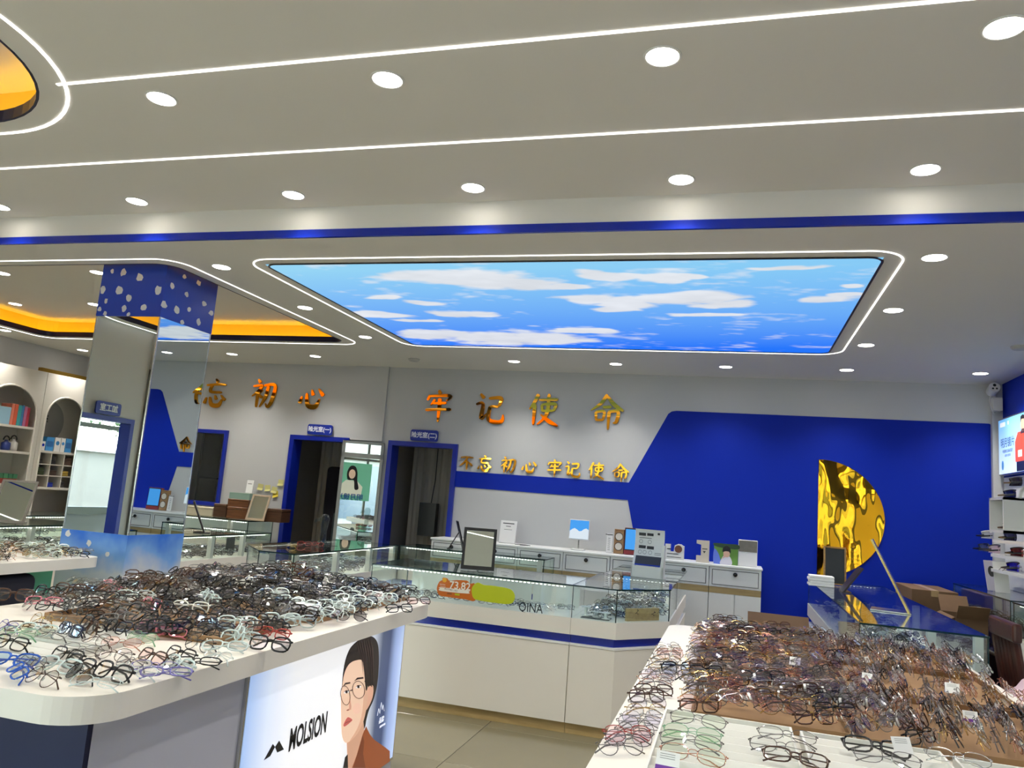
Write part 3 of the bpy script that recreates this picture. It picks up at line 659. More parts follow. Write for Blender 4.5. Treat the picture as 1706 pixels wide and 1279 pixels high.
showcase('glass showcase leg in front of the exam rooms, with clipped corner', [(-3.62, 5.52), (-3.29, 5.52), (-3.28, 7.49), (-3.99, 7.49), (-3.99, 5.91)], leds=(1, 3), posts=[(-3.33, 5.6), (-3.32, 6.25), (-3.32, 6.9), (-3.32, 7.42)], density=190, seed=5)
showcase('glass showcase running along in front of the wall drawers', [(-3.27, 7.5), (-1.74, 7.5), (-1.74, 7.93), (-3.27, 7.93)], leds=(0,), posts=[(-2.5, 7.55), (-1.80, 7.55)], density=45, seed=6)
showcase('glass showcase behind the mirror column with a blue band', [(-5.45, 5.95), (-4.75, 5.95), (-4.75, 7.45), (-5.45, 7.45)], leds=(1, 3), posts=[(-4.79, 6.5), (-4.79, 7.0)], density=170, seed=7)
showcase('glass showcase left of the mirror column, nearest the left edge', [(-6.65, 4.5), (-5.95, 4.5), (-5.95, 6.3), (-6.65, 6.3)], leds=(1,), posts=[(-6.0, 5.6)], density=110, seed=8)
showcase('long glass showcase standing before the arched bookcases', [(-7.6, 5.2), (-7.05, 5.2), (-7.05, 7.6), (-7.6, 7.6)], leds=(1,), posts=[(-7.1, 6.6)], density=40, seed=9)
showcase('glass showcase under the window, loaded with wooden boxes', [(-7.2, 7.85), (-5.32, 7.85), (-5.32, 8.35), (-7.2, 8.35)], zt=1.066, leds=(0,), posts=[(-6.3, 7.9), (-5.6, 7.9)], density=20, seed=10)
showcase('right glass showcase counter reflecting the gold half disc', [(0.72, 5.0), (1.385, 5.0), (1.385, 8.22), (0.72, 8.22)], zt=1.0, leds=(2,), posts=[(0.76, 6.0), (1.1, 5.04), (1.34, 5.05), (1.34, 6.6)], density=260, seed=11, az=0.9)
t = showcase('dark based glass showcase along the right wall under the shelves', [(1.95, 6.55), (2.35, 6.55), (2.35, 8.1), (1.95, 8.1)], zt=1.10, leds=(), posts=[], density=40, seed=12, body=NAVY)
showcase('white showcase with blue band at the right edge, beside the wooden chair', [(1.93, 5.85), (2.43, 5.85), (2.43, 6.45), (1.93, 6.45)], zt=1.10, leds=(3,), posts=[], density=40, seed=13)
# pairs inside the front counter: a single countable row along the deck
g = random.Random(5); h = Heap()
for k in range(38):
    h.add(-2.45+k*0.035, 5.56+g.uniform(0, 0.22), 0.768+g.random()*0.012, g.uniform(-0.5, 0.5), g.uniform(0.1, 0.8), *g.choice(GMIX[:8]), LENS, True)
h.build('eyeglasses_tray', None, None, FRONT)
for x, w_ in ((-2.5, 0.5), (-1.99, 0.5), (-1.48, 0.37)): box('white_card', x, x+w_, 6.04, 6.05, 0.768, 0.93, LAM2, FRONT)
# small display blocks inside the clipped corner
for k, (x, y, hh) in enumerate(((-0.98, 5.62, 0.07), (-0.90, 5.60, 0.045), (-0.83, 5.57, 0.05))):
    b = bmesh.new(); bm_lathe(b, [(0.03, 0.772), (0.03, 0.776), (0.012, 0.78), (0.012, 0.766+hh-0.006), (0.035, 0.766+hh-0.004), (0.035, 0.766+hh)], x, y, 20); tag(obj('display_riser', b, M('riser_white', (228, 232, 232), 0.25)), 'small white display riser inside the clipped corner showcase, %s' % ('leftmost', 'middle one', 'rightmost')[k], 'riser', 'display risers')
box('riser_tray', -1.0, -0.80, 5.53, 5.66, 0.7665, 0.771, BLACK); tag(bpy.data.objects['riser_tray'], 'flat black tray under the small white risers', 'tray')
t = thing('wooden_tray', 'pale wooden display board leaning inside the clipped corner showcase', 'tray', (-0.58, 5.74, 0.767))
T = frameT((-0.665, 5.60, 0.7665), (0.33, 0.39, 0)); box('board', 0, 0.30, 0.03, 0.05, 0.0, 0.085, OAK, t, T=T); box('end', 0.30, 0.31, 0.03, 0.09, 0.0, 0.085, OAK, t, T=T)

# ---- back wall drawers and cabinets
CY = 8.0; ZW = 1.07
xs = [-3.13+0.4875*k for k in range(8)]; xs[-1] = 0.285
KN = M('knob_metal', (70, 68, 66), 0.25, 1.0)
for k in range(7):
    x0, x1 = xs[k]+0.003, xs[k+1]-0.003
    t = thing('wall_cabinet', 'white base cabinet with one drawer against the back wall, %s from the right end' % ORD[6-k], 'cabinet', ((x0+x1)/2, CY+0.2, 0), 'cabinets along the back wall')
    box('carcass', x0, x1, CY+0.022, YB-0.012, 0.06, ZW-0.022, LAM2, t); box('plinth', x0, x1, CY+0.05, YB-0.02, 0.0, 0.06, OAK, t)
    d = box('drawer', x0, x1, CY, CY+0.02, 0.86, ZW-0.024, LAM2, t)
    b = bmesh.new(); frame_rect(b, x0+0.03, x1-0.03, 0.885, ZW-0.05, 0.006, CY-0.003, CY+0.001); obj('drawer_groove', b, M('groove', (96, 96, 92), 0.6), d)
    b = bmesh.new(); T = Matrix.Translation(((x0+x1)/2, CY-0.001, 0.99)) @ Matrix.Rotation(math.pi/2, 4, 'X'); bm_lathe(b, [(0.010, 0), (0.010, 0.010), (0.019, 0.014), (0.021, 0.020), (0.016, 0.026)], 0, 0, 20, T); obj('knob', b, KN, d, True)
    box('oak_strip', x0, x1, CY+0.004, CY+0.021, 0.80, 0.858, OAK, t)
    xm = (x0+x1)/2
    for a, c in ((x0, xm-0.002), (xm+0.002, x1)): box('door', a, c, CY+0.002, CY+0.021, 0.065, 0.797, LAM2, t)
box('worktop', -3.14, 0.292, CY-0.012, YB-0.012, ZW-0.021, ZW, LAM2, r=0.004); tag(bpy.data.objects['worktop'], 'long white worktop over the drawers along the back wall', 'worktop')
# ---- mirror column
CX0, CX1, CY0, CY1 = -4.535, -3.975, 4.487, 5.05
t = thing('mirror_column', 'square column clad in mirror with blue petal print at top', 'column', (-4.255, 4.77, 0))
COLB = M('column_blue', (14, 60, 178), 0.35)
box('top_panel', CX0-0.004, CX1+0.004, CY0-0.004, CY1+0.004, 2.64, 3.199, COLB, t)
box('core', CX0+0.01, CX1-0.01, CY0+0.01, CY1-0.01, 1.10, 2.64, BLACK, t)
for nm, (x0, x1, y0, y1) in (('mirror', (CX0+0.006, CX1-0.008, CY0, CY0+0.006)), ('mirror', (CX1-0.006, CX1, CY0+0.008, CY1-0.006)), ('mirror', (CX0, CX0+0.006, CY0+0.006, CY1-0.006)), ('mirror', (CX0+0.006, CX1-0.006, CY1-0.006, CY1))):
    box(nm, x0, x1, y0, y1, 1.10, 2.64, MIRROR, t)
for x, y in ((CX1-0.003, CY0+0.003), (CX0+0.003, CY0+0.003), (CX1-0.003, CY1-0.003)): box('corner_trim', x-0.005, x+0.005, y-0.005, y+0.005, 1.10, 2.64, SILVER, t)
cb = bpy.data.materials.new('column_sky_print'); cb.use_nodes = True; nt = cb.node_tree; bs = nt.nodes['Principled BSDF']; bs.inputs['Roughness'].default_value = 0.35
tc = nt.nodes.new('ShaderNodeTexCoord'); sp = nt.nodes.new('ShaderNodeSeparateXYZ'); ns = nt.nodes.new('ShaderNodeTexNoise'); ns.inputs['Scale'].default_value = 4.0; ns.inputs['Detail'].default_value = 3
ad = nt.nodes.new('ShaderNodeMath'); ad.operation = 'MULTIPLY_ADD'; ad.inputs[1].default_value = 0.35; mr = nt.nodes.new('ShaderNodeMapRange'); mr.inputs['From Min'].default_value = 1.03; mr.inputs['From Max'].default_value = 1.29
cr = nt.nodes.new('ShaderNodeValToRGB'); e = cr.color_ramp.elements; e[0].color = srgb(202, 206, 214); e[1].color = srgb(24, 104, 214); q = e.new(0.45); q.color = srgb(120, 168, 226)
nt.links.new(tc.outputs['Object'], sp.inputs[0]); nt.links.new(tc.outputs['Object'], ns.inputs['Vector']); nt.links.new(ns.outputs['Fac'], ad.inputs[0]); nt.links.new(sp.outputs['Z'], ad.inputs[2]); nt.links.new(ad.outputs[0], mr.inputs['Value']); nt.links.new(mr.outputs[0], cr.inputs['Fac']); nt.links.new(cr.outputs['Color'], bs.inputs['Base Color'])
box('base_panel', CX0-0.004, CX1+0.004, CY0-0.004, CY1+0.004, 0.0, 1.10, cb, t)
PET = M('petal_white', (222, 222, 222), 0.5)
def petals(face, pts):
    for px, py, r in pts:
        c = aty(px, py, CY0-0.004) if face == 'f' else atx(px, py, CX1+0.004)
        g = random.Random(int(px*7+py)); rr_ = r/FPX*c.length*0.95; P = []
        for k in range(9):
            a = 2*math.pi*k/9; q = rr_*g.uniform(0.7, 1.15)
            P.append(c+(Vector((q*math.cos(a)*0.85, 0, q*math.sin(a))) if face == 'f' else Vector((0, q*math.cos(a)*1.1, q*math.sin(a)))))
        b = bmesh.new(); poly_on(b, P if face == 'f' else P, (0, -1, 0) if face == 'f' else (1, 0, 0), 0.001); obj('petal_print', b, PET, t)
petals('f', [(187, 452, 4), (205.5, 453.5, 6), (232.5, 462, 7), (172, 482, 6.5), (199, 483, 7), (215, 496, 6), (264, 483, 7), (176.5, 501, 4), (206.5, 514, 5.5), (239.5, 512, 6), (166, 515, 4), (175, 522, 4), (214, 523.5, 3.5), (113.5, 889, 5.5), (148, 904, 5.5), (178.5, 923, 4.5)])
petals('s', [(307, 461, 4), (331, 471.5, 4.5), (286.5, 476, 4.5), (311, 490, 4.5), (340, 506, 5), (273, 508, 6), (295, 516, 6), (315, 515.5, 4.5), (351.5, 521, 5), (303.5, 537, 4), (330.5, 536, 5.5)])
# ---- tall aluminium framed mirror door between the exam rooms
al = math.radians(20); c = Vector((-4.215, 8.315, 0)); T = frameT(c, (math.cos(al), math.sin(al), 0))
t = thing('mirror_door', 'narrow aluminium framed mirror door between the two exam rooms', 'mirror', c)
w = 0.243
b = bmesh.new(); bm_box(b, -w, -w+0.035, -0.02, 0.02, 0, 2.08, T); bm_box(b, w-0.035, w, -0.02, 0.02, 0, 2.08, T); bm_box(b, -w, w, -0.02, 0.02, 2.05, 2.08, T); bm_box(b, -w, w, -0.02, 0.02, 0, 0.08, T); bm_box(b, -w, w, -0.02, 0.02, 1.885, 1.94, T); obj('frame', b, ALUP, t)
b = bmesh.new(); bm_box(b, -w+0.035, w-0.035, -0.004, 0.004, 0.08, 1.885, T); obj('mirror', b, MIRROR, t)
b = bmesh.new(); bm_box(b, -w+0.035, w-0.035, -0.004, 0.004, 1.94, 2.05, T); obj('mirror', b, MIRROR, t)
# ---- gold brush lettering on the wall
S_ = {
 '不': [[(.1,.78,.05),(.5,.82,.07),(.92,.8,.05)],[(.54,.8,.07),(.36,.5,.08),(.06,.25,.02)],[(.53,.6,.09),(.53,.3,.08),(.52,.04,.03)],[(.62,.52,.03),(.78,.38,.09),(.88,.28,.05)]],
 '忘': [[(.46,1.0,.04),(.56,.88,.09)],[(.12,.76,.05),(.5,.8,.06),(.9,.8,.05)],[(.34,.78,.07),(.3,.55,.07),(.75,.53,.06)],[(.17,.34,.03),(.1,.12,.09)],[(.3,.36,.05),(.4,.1,.1),(.68,.08,.1),(.8,.3,.03)],[(.5,.42,.04),(.57,.27,.08)],[(.74,.44,.03),(.92,.26,.09)]],
 '初': [[(.25,1.0,.04),(.34,.87,.09)],[(.08,.74,.05),(.42,.78,.06),(.28,.58,.06),(.06,.4,.02)],[(.28,.6,.08),(.27,.03,.05)],[(.44,.64,.06),(.34,.5,.03)],[(.33,.48,.03),(.46,.36,.08)],[(.5,.78,.06),(.92,.8,.08),(.86,.3,.09),(.72,.06,.06),(.62,.18,.02)],[(.68,.78,.07),(.6,.4,.08),(.4,.04,.02)]],
 '心': [[(.16,.5,.04),(.08,.26,.1)],[(.32,.62,.05),(.4,.22,.11),(.68,.18,.11),(.82,.44,.03)],[(.5,.74,.04),(.57,.54,.09)],[(.75,.78,.04),(.95,.54,.1)]],
 '牢': [[(.48,1.0,.05),(.54,.88,.09)],[(.2,.84,.06),(.12,.66,.05)],[(.16,.8,.05),(.87,.83,.07),(.76,.66,.03)],[(.38,.7,.06),(.24,.5,.03)],[(.3,.57,.05),(.77,.6,.06)],[(.08,.35,.06),(.5,.38,.06),(.94,.4,.07)],[(.54,.74,.09),(.54,.4,.08),(.53,-.02,.04)]],
 '记': [[(.18,.94,.05),(.31,.8,.09)],[(.06,.6,.05),(.28,.63,.07),(.26,.18,.09),(.44,.34,.02)],[(.46,.8,.06),(.86,.82,.08),(.8,.56,.06)],[(.52,.55,.05),(.8,.56,.06)],[(.52,.56,.07),(.5,.16,.09),(.75,.07,.09),(.94,.12,.08),(.96,.32,.03)]],
 '使': [[(.32,.98,.08),(.2,.72,.07),(.06,.5,.03)],[(.22,.68,.09),(.21,.02,.05)],[(.34,.8,.05),(.94,.84,.07)],[(.44,.66,.06),(.47,.45,.05)],[(.43,.66,.05),(.86,.69,.07),(.81,.47,.05)],[(.46,.47,.05),(.81,.49,.05)],[(.65,1.0,.07),(.63,.45,.08),(.5,.2,.06),(.32,.04,.03)],[(.42,.36,.04),(.7,.16,.09),(.98,.02,.05)]],
 '命': [[(.5,1.0,.07),(.32,.72,.07),(.02,.5,.02)],[(.5,.95,.05),(.72,.7,.09),(1.0,.52,.05)],[(.38,.61,.06),(.64,.63,.06)],[(.18,.46,.06),(.21,.2,.05)],[(.17,.46,.05),(.43,.48,.06),(.4,.22,.05)],[(.2,.22,.05),(.41,.23,.05)],[(.56,.48,.06),(.84,.5,.07),(.81,.2,.07),(.7,.15,.02)],[(.58,.5,.08),(.57,-.06,.04)]]}
def gold_char(ch, x, z, s, label, group):
    t = thing('gold_character', label, 'lettering', (x, YB-0.02, z), group)
    b = bmesh.new()
    for k, st in enumerate(S_[ch]):
        # resample the brush path, give it a tapering width
        P = [Vector((p[0]-0.5, p[1]-0.5, p[2])) for p in st]; Q = []
        for i in range(len(P)-1):
            p0, p1, p2, p3 = P[max(i-1, 0)], P[i], P[i+1], P[min(i+2, len(P)-1)]
            for q in range(6):
                u = q/6; Q.append(0.5*(2*p1+(p2-p0)*u+(2*p0-5*p1+4*p2-p3)*u*u+(3*p1-p0-3*p2+p3)*u**3))
        Q.append(P[-1]); L, Rr = [], []
        for i, p in enumerate(Q):
            d = (Q[min(i+1, len(Q)-1)]-Q[max(i-1, 0)]); d.z = 0; d.normalize(); n_ = Vector((-d.y, d.x, 0)); e_ = max(p.z, 0.012)*0.72*(0.55 if i in (0, len(Q)-1) else 1)
            L.append((x+s*(p.x+n_.x*e_), z+s*(p.y+n_.y*e_))); Rr.append((x+s*(p.x-n_.x*e_), z+s*(p.y-n_.y*e_)))
        y1 = YB-0.022-0.0006*k
        va = [(b.verts.new((l[0], y1, l[1])), b.verts.new((r_[0], y1, r_[1])), b.verts.new((l[0], YB-0.001, l[1])), b.verts.new((r_[0], YB-0.001, r_[1]))) for l, r_ in zip(L, Rr)]
        for a, c in zip(va, va[1:]):
            b.faces.new((a[0], a[1], c[1], c[0])); b.faces.new((a[0], c[0], c[2], a[2])); b.faces.new((a[1], a[3], c[3], c[1]))
        b.faces.new((va[0][0], va[0][2], va[0][3], va[0][1])); b.faces.new((va[-1][0], va[-1][1], va[-1][3], va[-1][2]))
    obj('brush_strokes', b, GOLD, t, fix=True)
LARGE = '不忘初心牢记使命'
for ch, x, z in (('不', -7.12, 2.595), ('忘', -6.424, 2.595), ('初', -5.717, 2.612), ('心', -5.036, 2.60), ('牢', -3.354, 2.557), ('记', -2.725, 2.556), ('使', -2.086, 2.562), ('命', -1.372, 2.58)):
    gold_char(ch, x, z, 0.37, 'large mirror gold brush character %s high on the white wall, %s from the left' % (ch, ORD[LARGE.index(ch)]), 'large gold brush characters')
for k, (ch, x) in enumerate(zip('不忘初心牢记使命', (-2.945, -2.728, -2.45, -2.205, -1.916, -1.713, -1.446, -1.183))):
    gold_char(ch, x, 1.922, 0.185, 'small mirror gold brush character %s above the blue wall band, %s from the left' % (ch, ORD[k]), 'small gold brush characters')
# ---- gold half disc mirror
gm = M('gold_disc', (255, 182, 40), 0.015, 1.0); nt = gm.node_tree; bs = nt.nodes['Principled BSDF']
tc = nt.nodes.new('ShaderNodeTexCoord'); n1 = nt.nodes.new('ShaderNodeTexNoise'); n1.inputs['Scale'].default_value = 2.4; n1.inputs['Detail'].default_value = 1.0
mp = nt.nodes.new('ShaderNodeMapping'); mp.inputs['Scale'].default_value = (2.2, 1, 1.0); bp = nt.nodes.new('ShaderNodeBump'); bp.inputs['Strength'].default_value = 1.0; bp.inputs['Distance'].default_value = 0.03
nt.links.new(tc.outputs['Object'], mp.inputs[0]); nt.links.new(mp.outputs[0], n1.inputs['Vector']); nt.links.new(n1.outputs['Fac'], bp.inputs['Height']); nt.links.new(bp.outputs['Normal'], bs.inputs['Normal'])
t = thing('gold_disc', 'gold mirrored half disc on the blue wall, flat side left', 'mirror', (0.82, YB-0.02, 1.04))
P = [(0.82, 1.035)]+[(0.82+0.606*math.cos(a), 1.608+0.575*math.sin(a)) for a in (math.radians(-90+180*k/40) for k in range(41))][1:-1]+[(0.82, 2.18)]
b = bmesh.new(); bm_prism(b, P, YB-0.016, YB-0.007); upright(b, XZ); obj('gold_face', b, gm, t)
b = bmesh.new(); ringband(b, [(p[0]+(0.004 if p[0] > 0.83 else -0.004), p[1]) for p in P], P, YB-0.018, YB-0.007); upright(b, XZ); obj('gold_rim', b, GOLD, t)
# ---- large tables
ZT = 0.95
def slab_table(label, x0, x1, y0, y1, r, zb, base, fmat, smat):
    t = thing('display_table', label, 'table', ((x0+x1)/2, (y0+y1)/2, 0), 'white slab display tables')
    b = bmesh.new(); bm_prism(b, rr(x0, x1, y0, y1, r, 10), zb, ZT)
    es = [e for e in b.edges if abs(e.verts[0].co.z-ZT) < 1e-5 and abs(e.verts[1].co.z-ZT) < 1e-5]; bmesh.ops.bevel(b, geom=es, offset=0.004, segments=2, affect='EDGES')
    obj('slab', b, LAM, t)
    bx0, bx1, by0, by1 = base
    box('base', bx0, bx1, by0+0.02, by1, 0.0, zb, smat, t); box('front_panel', bx0, bx1, by0, by0+0.0195, 0.0, zb-0.001, fmat, t)
    return t
LILAC = M('side_panel_grey', (196, 196, 208), 0.4)
LT = slab_table('white slab table at the left, heaped with mostly black eyeglasses', -2.9, -1.576, 1.715, 4.20, 0.16, 0.878, (-2.78, -1.66, 1.83, 3.95), NAVY, LILAC)
RT = slab_table('white slab table at the right, covered in thin metal eyeglasses', -0.307, 1.06, 1.72, 4.41, 0.10, 0.878, (-0.16, 0.9, 1.85, 4.25), NAVY, LILAC)
T2 = slab_table('white slab table at the left edge before the mirror column', -5.3, -4.075, 2.6, 4.40, 0.08, 0.885, (-5.15, -4.22, 2.75, 4.15), NAVY, M('mint_panel', (96, 196, 158), 0.4))
# ---- backlit poster let into the left table
PX = -1.648
lp = bpy.data.materials.new('poster_background'); lp.use_nodes = True; nt = lp.node_tree; bs = nt.nodes['Principled BSDF']; bs.inputs['Roughness'].default_value = 0.25
tc = nt.nodes.new('ShaderNodeTexCoord'); sp = nt.nodes.new('ShaderNodeSeparateXYZ'); mr = nt.nodes.new('ShaderNodeMapRange')
yA = atx(410, 1200, PX).y; yB = atx(660, 1160, PX).y; mr.inputs['From Min'].default_value = yA; mr.inputs['From Max'].default_value = yB
cr = nt.nodes.new('ShaderNodeValToRGB'); e = cr.color_ramp.elements; e[0].position = 0.0; e[0].color = srgb(158, 184, 226); e[1].position = 1.0; e[1].color = srgb(176, 196, 236)
for p_, c_ in ((0.10, (206, 216, 234)), (0.22, (230, 231, 234)), (0.55, (232, 232, 234)), (0.74, (205, 212, 224)), (0.82, (70, 84, 116)), (0.89, (60, 74, 112)), (0.94, (140, 160, 205))): q = e.new(p_); q.color = srgb(*c_)
nt.links.new(tc.outputs['Object'], sp.inputs[0]); nt.links.new(sp.outputs['Y'], mr.inputs['Value']); nt.links.new(mr.outputs[0], cr.inputs['Fac']); nt.links.new(cr.outputs['Color'], bs.inputs['Base Color']); nt.links.new(cr.outputs['Color'], bs.inputs['Emission Color']); bs.inputs['Emission Strength'].default_value = 0.55
t = thing('lightbox', 'backlit poster of a man in glasses on the left table side', 'poster', (PX, (yA+yB)/2, 0.19))
y0p, y1p = atx(408, 1200, PX).y, atx(663, 1150, PX).y
box('housing', -1.66, PX+0.002, y0p-0.012, y1p+0.012, 0.175, 0.872, SILVER, t); 
b = bmesh.new(); bm_box(b, PX+0.002, PX+0.004, y0p, y1p, 0.19, 0.868); obj('poster_background', b, lp, t)
def prn(nm, pts, col, k, sm=False, emit=0.5):
    P = [(380+p[0]/4.938, 1020+p[1]/4.938) for p in (smooth_poly(pts) if sm else pts)]
    b = bmesh.new(); poly_on(b, [atx(p[0], p[1], PX+0.0042+0.0004*k) for p in P], (1, 0, 0), 0.0003); return obj(nm, b, M('print_%d_%d_%d' % col, col, 0.3, emit=emit), t)
prn('hair_print', [(943,600),(945,500),(965,390),(1000,300),(1050,245),(1110,208),(1180,196),(1225,240),(1240,330),(1238,470),(1225,600),(1195,720),(1160,800),(1138,880),(1125,945),(1100,955),(1085,700),(1000,560)], (34,27,28), 0, True)
prn('neck_print', [(975,1055),(1060,960),(1112,890),(1122,990),(1095,1100),(1060,1279),(985,1279)], (196,150,124), 1)
prn('face_print', [(938,600),(958,490),(1000,420),(1060,392),(1105,400),(1132,500),(1152,620),(1142,760),(1116,885),(1080,970),(1030,1035),(975,1072),(946,1048),(932,975),(929,850),(928,720)], (226,190,165), 2, True)
prn('shade_print', [(1150,625),(1142,760),(1116,885),(1080,970),(1030,1035),(1000,1058),(1060,960),(1095,860),(1112,740),(1120,640)], (206,164,138), 3, True)
prn('cheek_print', ell(1060, 790, 34, 46, 18, 0.2), (230,186,164), 3)
prn('ear_print', [(1148,630),(1180,598),(1196,618),(1190,690),(1166,755),(1136,803),(1126,780)], (208,160,136), 2, True)
prn('fringe_print', [(936,640),(942,560),(975,455),(1030,392),(1085,372),(1112,420),(1122,520),(1134,640),(1150,600),(1156,450),(1120,340),(1030,320),(965,400)], (34,27,28), 4, True)
prn('jacket_print', [(1020,1279),(1060,1170),(1105,1010),(1135,935),(1165,1000),(1200,1045),(1296,1112),(1330,1140),(1330,1225),(1250,1279)], (138,72,40), 3)
prn('lapel_print', [(1030,1279),(1070,1140),(1108,1010),(1120,1060),(1110,1160),(1130,1279)], (112,56,32), 5)
prn('collar_print', [(945,1279),(962,1190),(984,1165),(986,1279)], (24,22,24), 3)
for q, (cx_, cy_, a_) in enumerate(((974, 655, -0.25), (1072, 612, -0.2))):
    prn('eye_print', ell(cx_, cy_, 24, 11, 16, a_), (240,232,226), 5); prn('iris_print', ell(cx_, cy_-1, 10, 12, 14), (30,22,20), 6)
    prn('lash_print', [(cx_-27, cy_+4), (cx_-8, cy_-14), (cx_+14, cy_-16), (cx_+27, cy_-8), (cx_+12, cy_-10), (cx_-8, cy_-8)], (30,22,20), 7)
prn('lip_line_print', [(952,921),(975,900),(1000,893),(1020,884),(1002,898),(976,906)], (140,60,58), 6)
for q in range(7): prn('strand_print', [(1060+18*q, 230-3*q), (1075+20*q, 300), (1100+16*q, 400), (1112+14*q, 520+20*q), (1106+14*q, 400), (1068+19*q, 300)], (62,48,46), 5)
prn('brow_print', [(945,606),(965,578),(1004,572),(1006,584),(968,592)], (44,34,32), 5); prn('brow_print', [(1036,566),(1062,536),(1112,530),(1114,544),(1068,550)], (44,34,32), 5)
prn('nose_print', [(1000,690),(1014,770),(1012,798),(988,808),(974,800),(994,790)], (196,150,126), 5); prn('nostril_print', ell(985, 803, 12, 5, 10, -0.3), (130,86,70), 6)
prn('lips_print', [(950,920),(975,872),(992,862),(1022,882),(1004,904),(975,928),(955,938)], (184,92,86), 5, True)
def ring_print(cx_, cy_, rx, ry, wd):
    A = ell(cx_, cy_, rx, ry, 28, -0.12); Bq = ell(cx_, cy_, rx-wd, ry-wd, 28, -0.12); b = bmesh.new()
    f = lambda p: atx(380+p[0]/4.938, 1020+p[1]/4.938, PX+0.0075); va = [b.verts.new(f(p)) for p in A]; vb = [b.verts.new(f(p)) for p in Bq]
    for i in range(28): b.faces.new((va[i], va[(i+1) % 28], vb[(i+1) % 28], vb[i]))
    obj('spectacle_print', b, M('print_frame', (40, 30, 26), 0.3), t)
ring_print(965, 682, 40, 82, 5); ring_print(1074, 636, 52, 74, 5)
prn('bridge_print', [(1003,640),(1024,632),(1025,640),(1004,648)], (40,30,26), 8); prn('temple_print', [(1122,560),(1186,604),(1184,612),(1122,570)], (40,30,26), 8)
prn('logo_print', [(293,1216),(368,1080),(386,1106),(346,1182)], (24,26,32), 2, emit=0.0); prn('logo_print', [(386,1106),(420,1053),(459,1126),(404,1152)], (24,26,32), 2, emit=0.0)
pa = atx(380+492/4.938, 1020+1052/4.938, PX); pb = atx(380+803/4.938, 1020+912/4.938, PX)
text('lettering', 'MOLSION', 0.118, frameT(((PX+0.006), (pa.y+pb.y)/2, (pa.z+pb.z)/2), (0, 1, 0)), M('print_ink', (22, 24, 30), 0.4), t, 0.0002, 0.0035, 0.0, (pb.y-pa.y)/0.52)
for k, (px_, py_, s_) in enumerate(((1262, 885, 0.03), (1270, 930, 0.011))):
    p = atx(380+px_/4.938, 1020+py_/4.938, PX+0.006); text('small_lettering', ('品牌', '全新镜框系列')[k], s_, frameT(p, (0, 1, 0)), M('print_white', (232, 236, 246), 0.4, emit=0.5), t, 0.0002, 0.0006)
b = bmesh.new(); sig = [(1228,850),(1240,790),(1248,830),(1256,770),(1262,740),(1268,800),(1276,760),(1284,810)]
bm_tube(b, [atx(380+p[0]/4.938, 1020+p[1]/4.938, PX+0.0055) for p in sig], 0.0012, 4); obj('signature_print', b, MATS['print_white'], t)
# ================================================================== THINGS ON THE COUNTERS
def span(px0, py0, px1, py1, y):
    a = aty(px0, py0, y); c = aty(px1, py1, y); return min(a.x, c.x), max(a.x, c.x), min(a.z, c.z), max(a.z, c.z)
SCRB = emit_mat('screen_blue', (74, 158, 236), 0.75)
def table_mirror(label, p, az, w, h, tilt, back=False, col=None):
    """framed mirror leaning on a folding foot; p is the middle of its lower edge, az turns its face"""
    t = thing('table_mirror', label, 'mirror', p, 'table mirrors on the counters')
    T = Matrix.Translation(p) @ Matrix.Rotation(az, 4, 'Z') @ Matrix.Rotation(-tilt, 4, 'X'); m = col or BLACK; f = 0.022
    b = bmesh.new(); bm_box(b, -w/2, -w/2+f, -0.006, 0.006, 0.004, h, T); bm_box(b, w/2-f, w/2, -0.006, 0.006, 0.004, h, T); bm_box(b, -w/2+f, w/2-f, -0.006, 0.006, 0.004, 0.004+f*1.3, T); bm_box(b, -w/2+f, w/2-f, -0.006, 0.006, h-f, h, T); obj('frame', b, m, t)
    b = bmesh.new(); bm_box(b, -w/2+f, w/2-f, -0.003, 0.001, f*1.3, h-f, T); obj('mirror', b, MIRROR, t)
    b = bmesh.new(); bm_box(b, -w/2+f*0.5, w/2-f*0.5, 0.0012, 0.005, f*0.5, h-f*0.5, T); obj('back', b, m, t)
    T2 = Matrix.Translation(p) @ Matrix.Rotation(az, 4, 'Z'); d = h*0.62*math.sin(tilt)+0.10
    b = bmesh.new(); top = T @ Vector((0, 0.006, h*0.62)); q0 = T2 @ Vector((0, d, 0.004))
    bm_tube(b, [top, q0], 0.006, 6); bm_box(b, -w*0.3, w*0.3, d-0.015, d+0.015, 0.0005, 0.008, T2); obj('foot', b, m, t)
    return t
def face_cam(x, y): return math.atan2(-x, y)*1.0
# front counter
p = atz(795, 950, 0.992); table_mirror('black framed table mirror on the front showcase', p, 0.28, 0.255, 0.325, 0.28)
p = atz(772, 917, 0.992); p.y = 7.7; p.x = aty(772, 917, 7.7).x; table_mirror('dark table mirror turned away on the rear showcase beside the doorway', p, 2.0, 0.20, 0.30, 0.30)
# curved printed stand
c = atz(1078, 962, 0.992); t = thing('print_stand', 'curved white print stand with product pictures on the clipped corner showcase', 'stand', c)
T = Matrix.Translation(c) @ Matrix.Rotation(-0.12, 4, 'Z'); SW = 0.135
WPL = M('stand_white', (230, 228, 222), 0.3)
b = bmesh.new(); bm_box(b, -SW, SW, -0.02, 0.10, 0.0005, 0.012, T); bm_box(b, -SW, SW, -0.02, -0.012, 0.012, 0.09, T); obj('base', b, WPL, t)
b = bmesh.new(); bm_box(b, SW-0.02, SW, -0.02, 0.05, 0.012, 0.27, T); obj('side_cheek', b, WPL, t); b = bmesh.new(); bm_box(b, -SW, -SW+0.012, -0.02, 0.05, 0.012, 0.10, T); obj('side_cheek', b, WPL, t)
pr = [(0.0+0.10*(k/12)**2*1.2-0.01, 0.09+0.30*k/12) for k in range(13)]
b = bmesh.new()
